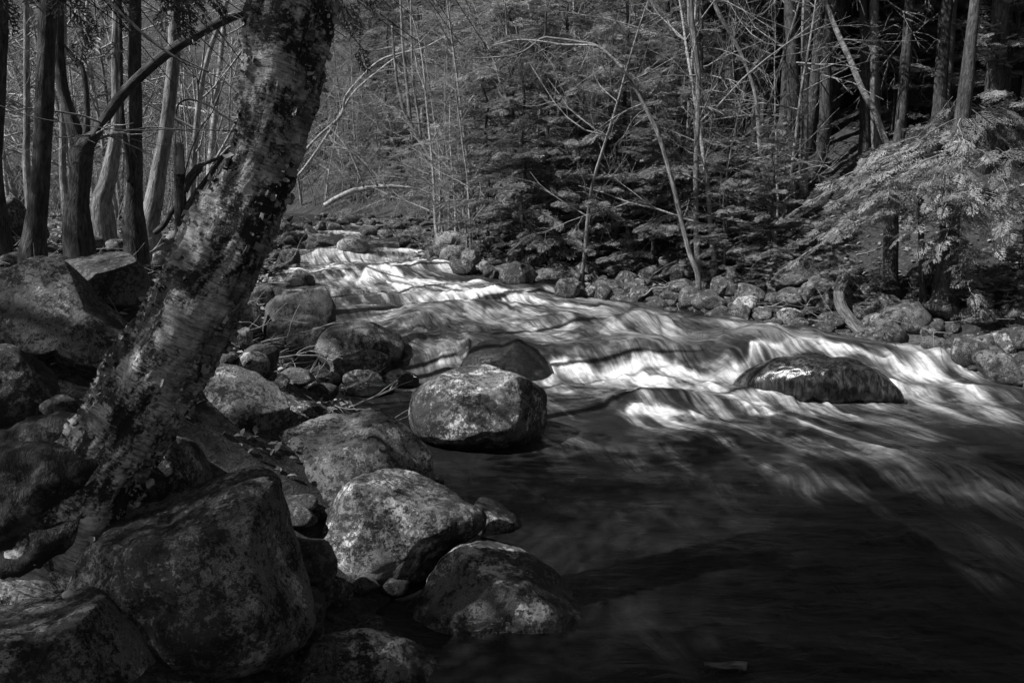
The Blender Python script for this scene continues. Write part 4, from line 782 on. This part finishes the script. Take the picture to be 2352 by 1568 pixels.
def hemlock_meshes(seed, H, h0, rmax, nb, spl, dens, tmpl, mat, trunk_r, taper=1.0, droop=.35, pow_=.8):
    rng = np.random.default_rng(seed); gl, gw, gt = Geo(), Geo(), Geo(); P = np.array([[rng.normal(0, .02)*z, rng.normal(0, .02)*z, z] for z in np.linspace(-.4, H, 12)])
    add_tube(gt, P, np.linspace(trunk_r, .012, 12), 9, rough=.08, seed=seed)
    for k in range(nb):
        if rng.random() < .22: continue
        z = h0 + (H*.98 - h0)*(k + rng.random())/nb; a = k*2.4 + rng.normal(0, .4); L = (rmax*(1 - (z - h0)/(H - h0)*taper)**pow_ + .12)*rng.uniform(.6, 1.15)
        c_ = np.interp(z, P[:, 2], P[:, 0]), np.interp(z, P[:, 2], P[:, 1])
        bough(gl, gw, rng, (c_[0], c_[1], z), (math.cos(a), math.sin(a), rng.uniform(-.15, .5)), L, spl*rng.uniform(.7, 1.3), dens, tmpl, droop*rng.uniform(.2, 1.6))
    return gt.mesh('trunk', M_BARK), gw.mesh('boughs', M_TWIGD), gl.mesh('foliage', mat, False)
def hemlock(meshes, label, loc, group=None, name='hemlock_tree', rz=0, sc=1.0):
    t = thing(name, label, 'tree', loc, group); t.rotation_euler = (0, 0, rz); t.scale = (sc,)*3
    part('trunk', meshes[0], t); part('boughs', meshes[1], t, 'stuff'); part('foliage', meshes[2], t, 'stuff'); return t
# lit hemlock at the right: boughs reach out over the bank
hb = hit(2163, 716); hr = np.random.default_rng(31); gt = Geo(); HB = []
tp = np.array([[0, 0, -.3], [.02, .02, .8], [.0, .05, 1.6], [.05, .05, 2.6], [.1, .1, 5.5]]); add_tube(gt, spline(tp, 24), np.interp(np.linspace(0, 1, 24), [0, .15, .5, 1], [.19, .125, .09, .03]), 14, rough=.1, seed=8)
BT = [(1830, 455, 10.6), (1880, 420, 10.8), (1900, 480, 10.2), (1950, 390, 11.0), (1990, 440, 10.0), (2010, 500, 9.9), (2050, 370, 10.6), (2075, 440, 9.8), (2090, 520, 9.8), (2100, 330, 10.8), (2150, 300, 10.8), (2180, 380, 9.7), (2170, 470, 9.5), (2200, 540, 9.6), (2240, 660, 9.7), (2220, 620, 9.8),
      (2260, 330, 10.2), (2290, 420, 9.5), (2320, 500, 9.3), (2352, 540, 9.4), (2380, 400, 9.8), (2420, 480, 9.7), (2330, 290, 10.6), (1940, 470, 10.6), (1880, 520, 10.7), (2125, 585, 9.8), (2130, 420, 9.6), (1760, 555, 11.2), (2280, 560, 9.5), (2230, 450, 9.5), (2350, 350, 10.4), (2400, 300, 10.8), (2040, 470, 10.1)]
for k, (u, v_, y) in enumerate(BT):
    tip = at(u, v_, y) - hb; z0 = float(np.clip(tip[2] + .35 + hr.uniform(-.1, .3), .7, 4.5)); s0 = np.array([0, 0, z0]); d = tip - s0; L = np.linalg.norm(d); d = d/L + [0, 0, .22]
    gl, gw = Geo(), Geo(); bough(gl, gw, hr, s0, d, L*1.04, .30, 9, HERO, .40, .010)
    for j in range(2):
        if hr.random() < .45: continue
        m0 = s0 + (tip - s0)*hr.uniform(.3, .7) + [0, 0, .12]; a = hr.uniform(-.9, .9); d2 = np.array([d[0]*math.cos(a) - d[1]*math.sin(a), d[0]*math.sin(a) + d[1]*math.cos(a), d[2] - .05])
        bough(gl, gw, hr, m0, d2, L*.45, .28, 10, HERO, .35, .008)
    HB.append((gl, gw))
hero_h = thing('hemlock_tree', 'sunlit young hemlock with layered feathery boughs over the right bank', 'tree', hb)
part('trunk', gt.mesh('trunk', M_BARK), hero_h)
for gl, gw in HB:
    bo = part('bough', gw.mesh('bough', M_TWIG), hero_h); nd = link('needles', gl.mesh('needles', M_LEAF, False), bo); nd['kind'] = 'stuff'
# hemlocks behind the right and centre banks
SM = [hemlock_meshes(200 + k, 4.2, .25, 1.6, 60, .30, 15, FINE, M_LEAF, .05, droop=.16) for k in range(3)]
BG = [hemlock_meshes(220 + k, 11, .8, 2.4, 110, .42, 10, COARSE, M_LEAF, .11, droop=.2) for k in range(3)]
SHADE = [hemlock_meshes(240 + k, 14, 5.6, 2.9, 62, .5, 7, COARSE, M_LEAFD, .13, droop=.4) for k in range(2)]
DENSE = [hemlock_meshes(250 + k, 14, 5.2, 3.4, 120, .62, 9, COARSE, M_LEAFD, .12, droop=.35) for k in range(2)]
hk = np.random.default_rng(33); BEND = []
SMALL = [(1200, 606, 1.0, 'bushy young hemlock sweeping low over the rubble left of the spotted boulder'), (1120, 560, .95, 'young hemlock right behind the stack of pale boulders'), (1330, 612, .9, 'young hemlock above the rubble behind the spotted boulder'), (1255, 560, 1.15, 'taller young hemlock in the middle of the far bank'), (1060, 520, 1.0, 'young hemlock behind the fallen white log'),
         (1400, 585, 1.0, 'young hemlock under the high arch of the bowed sapling'), (1500, 610, .75, 'low hemlock just left of the bowed sapling foot'), (1180, 530, 1.3, 'tall young hemlock upstream in the centre'), (1660, 640, .55, 'small hemlock right of the slim shore trunk'), (1760, 630, .6, 'low dim hemlock left of the overhanging ledge'), (985, 500, 1.0, 'small hemlock at the bend of the stream'), (1300, 520, 1.4, 'feathery hemlock around the tall central trunk'), (1430, 520, 1.3, 'feathery hemlock behind the thin trunks under the arch'), (1560, 560, 1.0, 'hemlock behind the foot of the bowed sapling')]
for u, v_, sc, lab in SMALL:
    p = hit(u, v_); hemlock(SM[hk.integers(3)], lab, (p[0], p[1], p[2]), None, 'young_hemlock', hk.uniform(0, 6.28), sc)
GH = 'hemlocks of the far hillside'; k = 0
while k < 70:
    y = hk.uniform(21, 60); x = hk.uniform(-.30, .72)*y
    if x < xr(y) + (8 if x > .1*y else 2.5) or y < 19: continue
    p = (x, y, float(ground(x, y))); hemlock(BG[hk.integers(3)], 'dense hemlock on the wooded far hillside behind the right bank', p, GH, 'far_hemlock', hk.uniform(0, 6.28), hk.uniform(.6, 1.25)); k += 1
k = 0
while k < 44:
    y = hk.uniform(31, 43); x = hk.uniform(-8.5, -1.5)
    if x < xr(y) + 1.5: continue
    if k < 18: hemlock((BG + SM)[hk.integers(6)], 'hemlock on the slope beyond the bend of the stream', (x, y, float(ground(x, y))), 'hemlocks beyond the bend', 'bend_hemlock', hk.uniform(0, 6.28), hk.uniform(.4, .8))
    else: BEND.append((x, y))
    k += 1
k = 0
while k < 34:
    y = hk.uniform(29, 50); x = hk.uniform(-.34, .03)*y
    if xl(y) - 1.5 < x < xr(y) + 2: continue
    hemlock((BG + SM)[hk.integers(6)], 'hemlock on the slope beyond the bend of the stream', (x, y, float(ground(x, y))), 'hemlocks beyond the bend', 'bend_hemlock', hk.uniform(0, 6.28), hk.uniform(.45, 1.0)); k += 1
k = 0
while k < 60:
    y = hk.uniform(12.5, 30); x = hk.uniform(.18, .75)*y
    if x < xr(y) + 4.2: continue
    p = (x, y, float(ground(x, y))); hemlock(DENSE[hk.integers(2)], 'tall shaded hemlock inside the dark wood of the right bank', p, 'hemlocks inside the right wood', 'forest_hemlock', hk.uniform(0, 6.28), hk.uniform(.9, 1.35)); k += 1
k = 0
while k < 16:
    y = hk.uniform(9.6, 14.5); x = float(xr(y)) + hk.uniform(.9, 2.4)
    hemlock(SM[hk.integers(3)], 'knee high hemlock seedling among the rocks of the right bank', (x, y, float(ground(x, y))), 'hemlock seedlings on the right bank', 'hemlock_seedling', hk.uniform(0, 6.28), hk.uniform(.14, .30)); k += 1
k = 0
while k < 46:
    y = hk.uniform(12.5, 30); x = hk.uniform(.12, .75)*y; dr = x - xr(y)
    if dr < 3.2 or (abs(x/y - .40) < .06 and y < 17): continue
    hemlock(SM[hk.integers(3)], 'thin understory hemlock under the tall trees of the right wood', (x, y, float(ground(x, y))), 'understory hemlocks of the right wood', 'understory_hemlock', hk.uniform(0, 6.28), hk.uniform(.35, 1.1)); k += 1
# hemlock with boughs hanging into view, then unseen ones added to shade the foreground
oh = np.array([-5.6, 1.0, float(ground(-5.6, 1.0))]); gl, gw, gt = Geo(), Geo(), Geo(); hr = np.random.default_rng(41)
add_tube(gt, np.array([[0, 0, -.3], [0, 0, 5], [.1, 0, 10], [.1, .1, 15]]), [.17, .13, .09, .02], 14, rough=.1)
for u, v_, y, L in [(1130, 128, 7.0, 3), (1040, 60, 6.6, 3), (930, 90, 6.4, 3), (860, 30, 6.2, 3), (1000, 10, 6.8, 3), (540, 165, 6.0, 2), (480, 215, 6.2, 2), (400, 195, 5.8, 2), (330, 95, 5.4, 2), (250, 60, 5.4, 2), (440, 60, 5.6, 2), (560, 30, 5.5, 2), (180, 40, 5.2, 2), (520, 110, 6.0, 2), (20, 60, 5.0, 2), (800, 90, 6.0, 2), (1080, 20, 7.2, 2), (900, 20, 6.8, 2), (980, 110, 6.8, 2), (840, 120, 6.2, 2), (1060, 105, 7, 2), (950, 40, 6.5, 2), (620, 60, 6, 2), (290, 40, 5.2, 2), (370, 30, 5.2, 2), (600, 200, 6.5, 2), (100, 30, 5, 2)]:
    tip = at(u, v_, y) - oh; s0 = np.array([0, 0, tip[2] + hr.uniform(1.0, 6.0)]); d = tip - s0; Ln = np.linalg.norm(d); u_ = d/Ln
    a0 = s0 + d*.0; pts = np.array([a0, s0 + d*.35 + [0, 0, .55], s0 + d*.7 + [0, 0, .4], tip]); S = spline(pts, 16); add_tube(gw, S, np.linspace(.013, .003, 16), 5, cap=False)
    for j in range(6):
        t_ = hr.uniform(.68, 1.0); i_ = int(t_*14); dd = S[i_ + 1] - S[i_]; dd /= np.linalg.norm(dd); bough(gl, None, hr, S[i_], dd + hr.normal(0, .4, 3), .55, .24, 9, FINE, .5)
for k in range(30):
    z = 4.2 + 10.5*hr.random(); a = hr.uniform(0, 6.28); L = 2.7*(1 - (z - 4)/12)**.6*hr.uniform(.6, 1.1); bough(gl, gw, hr, (0, 0, z), (math.cos(a), math.sin(a), .15), L, .6, 7, COARSE, .4)
for k in range(150):
    z = 8.3 + 6.3*hr.random(); a = hr.uniform(0, 6.28); bough(gl, gw, hr, (0, 0, z), (math.cos(a), math.sin(a), .15), hr.uniform(.9, 2.7), .60, 9, COARSE, .4)  # unseen dense upper crown, added to shade the near water
ov = thing('overhanging_hemlock', 'hemlock outside the frame whose dark boughs hang across the top left', 'tree', oh)
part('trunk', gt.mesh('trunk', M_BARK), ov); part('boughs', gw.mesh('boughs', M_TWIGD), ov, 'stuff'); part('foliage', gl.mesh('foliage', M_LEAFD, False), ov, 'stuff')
NEAR = [(-8.0, -.5, 1.0), (-9.0, 2.4, .8), (-8.2, 5.3, .68), (-9.4, 7.2, .7)]  # unseen trees, placed for the shade they cast
for x, y, sc in NEAR:
    hemlock(SHADE[hk.integers(2)], 'unseen hemlock added outside the frame to shade the foreground', (x, y, float(ground(x, y))), 'unseen shade hemlocks', 'shade_hemlock', hk.uniform(0, 6.28), sc)

# ---- bare broadleaf trees of the background
def bare_meshes(seed, H, mat, nb=16):
    rng = np.random.default_rng(seed); gt, gb = Geo(), Geo(); pts = [np.array([0, 0, -.3])]; d = np.array([rng.normal(0, .08), rng.normal(0, .08), 1])
    for k in range(9): d = d + rng.normal(0, .06, 3); d /= np.linalg.norm(d); pts.append(pts[-1] + d*(H + .3)/9)
    pts = np.array(pts); S = spline(pts, 22); R_ = np.linspace(.006*H + .01, .005, 22); add_tube(gt, S, R_, 7, rough=.08, seed=seed)
    limbs_geo(gb, rng, S, R_, nb, H*.34, .12, .98, .02, .5, 3, 4, .13, .6, .009); return gt.mesh('trunk', mat), gb.mesh('branches', mat)
BARE = [bare_meshes(300 + k, 8 + k % 3*2, [M_BARKL, M_TWIG, M_BIRCHF][k % 3], 18) for k in range(7)]
def bare(m, label, loc, group, rz, sc, name):
    k_ = [b is m for b in BARE].index(True) % 3; label = label.replace('bare grey', ['bare smooth grey', 'bare twiggy grey', 'bare white barked'][k_]).replace('leafless sapling', ['leafless grey sapling', 'leafless twiggy sapling', 'leafless white sapling'][k_])
    label += [' close to the water', ' halfway up the slope', ' high at the back'][int(np.digitize(loc[1], [24, 36]))]; group = group + ', ' + label[:40]
    t = thing(name, label, 'tree', loc, group); t.rotation_euler = (0, 0, rz); t.scale = (sc,)*3; part('trunk', m[0], t); part('branches', m[1], t, 'stuff')
k = 0
while k < 95:
    y = hk.uniform(14, 52); x = hk.uniform(-.72, -.16)*y
    if x > xl(y) - 1.2 and y < 34: continue
    bare(BARE[hk.integers(7)], 'bare grey tree in the leafless wood at left', (x, y, float(ground(x, y))), 'bare trees of the left background', hk.uniform(0, 6.28), hk.uniform(.5, 1.15), 'bare_tree'); k += 1
k = 0
while k < 85:
    y = hk.uniform(17, 52); x = hk.uniform(-.32, .22)*y
    if xl(y) - 1 < x < xr(y) + 1.0: continue
    bare(BARE[hk.integers(7)], 'leafless sapling among the hemlocks beyond the rapids', (x, y, float(ground(x, y))), 'leafless saplings beyond the rapids', hk.uniform(0, 6.28), hk.uniform(.35, .8), 'bare_sapling'); k += 1
for x, y in BEND: bare(BARE[hk.integers(7)], 'leafless sapling among the hemlocks beyond the rapids', (x, y, float(ground(x, y))), 'leafless saplings beyond the rapids', hk.uniform(0, 6.28), hk.uniform(.3, .6), 'bare_sapling')
k = 0
while k < 34:
    y = hk.uniform(12.5, 20); dr = hk.uniform(.4, 5.5); x = float(xr(y)) + dr
    if x > .36*y: continue
    bare(BARE[hk.integers(7)], 'leafless sapling among the young hemlocks of the far bank', (x, y, float(ground(x, y))), 'leafless saplings of the far bank', hk.uniform(0, 6.28), hk.uniform(.28, .6), 'bank_sapling'); k += 1
# thicket of fine twigs on both banks, and fallen twigs: nobody could count them
gb = Geo(); bk = np.random.default_rng(55); k = 0
while k < 1500:
    y = bk.uniform(14, 48); x = bk.uniform(-.65, .25)*y
    if xl(y) - .6 < x < xr(y) + .8: continue
    p = np.array([x, y, float(ground(x, y))]); branch(gb, bk, p, np.array([bk.normal(0, .35), bk.normal(0, .35), 1]), bk.uniform(.8, 2.4), .008, 2, 3, .15, -.01); k += 1
for _ in range(420):
    y = bk.uniform(26, 37); x = bk.uniform(-11, -1.5)
    if xl(y) - .4 < x < xr(y) + .2: continue
    branch(gb, bk, np.array([x, y, float(ground(x, y))]), np.array([bk.normal(0, .5), bk.normal(0, .5), 1]), bk.uniform(.5, 1.8), .009, 2, 3, .18, -.03)
tag(link('thicket', gb.mesh('thicket', M_TWIG)), 'tangle of fine bare twigs on the far banks', 'thicket', kind='stuff')
gf = Geo(); k = 0
while k < 1100:
    y = bk.uniform(6, 24); sd = bk.random() < .45; x = (float(xl(y)) - abs(bk.normal(.8, 2.2))) if sd else (float(xr(y)) + abs(bk.normal(.4, 2.5)))
    z = float(ground(x, y)); a = bk.uniform(0, 6.28); l = bk.uniform(.2, .9); d = np.array([math.cos(a), math.sin(a), bk.uniform(-.1, .25)]); branch(gf, bk, np.array([x, y, z + .03]), d, l, bk.uniform(.004, .012), 1, 4, .12, 0); k += 1
tag(link('fallen_twigs', gf.mesh('fallen_twigs', M_WOOD)), 'dead twigs littering both banks', 'twigs', kind='stuff')
gl = Geo(); nl = 26000; yy = bk.uniform(2.2, 26, nl); sd = bk.random(nl) < .5; xx = np.where(sd, xl(yy) - np.abs(bk.normal(1.0, 2.4, nl)), xr(yy) + np.abs(bk.normal(.5, 6, nl))); zz = ground(xx, yy)
th = bk.uniform(0, 6.28, nl); tl = bk.normal(0, .35, (nl, 2)); ls = bk.uniform(.016, .036, nl)*np.interp(yy, [6, 14], [1, 1.8])
X_ = np.stack([np.cos(th), np.sin(th), tl[:, 0]], -1); Y_ = np.stack([-np.sin(th), np.cos(th), tl[:, 1]], -1); Pc = np.stack([xx, yy, zz + .02], -1)
kp = (yy > 4.6) | (sd & (xl(yy) - xx > 1.5)); X_, Y_, Pc, ls = X_[kp], Y_[kp], Pc[kp], ls[kp][:, None]; Zc = np.array([0, 0, 1.0]); cu = bk.uniform(.1, .6, (len(ls), 1))
V = np.stack([Pc - X_*ls, Pc - X_*ls*.3 + Y_*ls*.5 + Zc*ls*cu, Pc + X_*ls*.5 + Y_*ls*.36 + Zc*ls*cu*.8, Pc + X_*ls*1.1 + Zc*ls*cu*.5, Pc + X_*ls*.4 - Y_*ls*.42 + Zc*ls*cu*.9, Pc - X_*ls*.35 - Y_*ls*.45 + Zc*ls*cu*.7], 1).reshape(-1, 3)
b6 = np.arange(len(ls))[:, None]*6; gl.add(V, np.concatenate([b6 + [0, 1, 4, 5], b6 + [1, 2, 3, 4]])); tag(link('leaf_litter', gl.mesh('leaf_litter', M_LITTER, False)), 'dry fallen leaves scattered over both banks', 'leaves', kind='stuff')
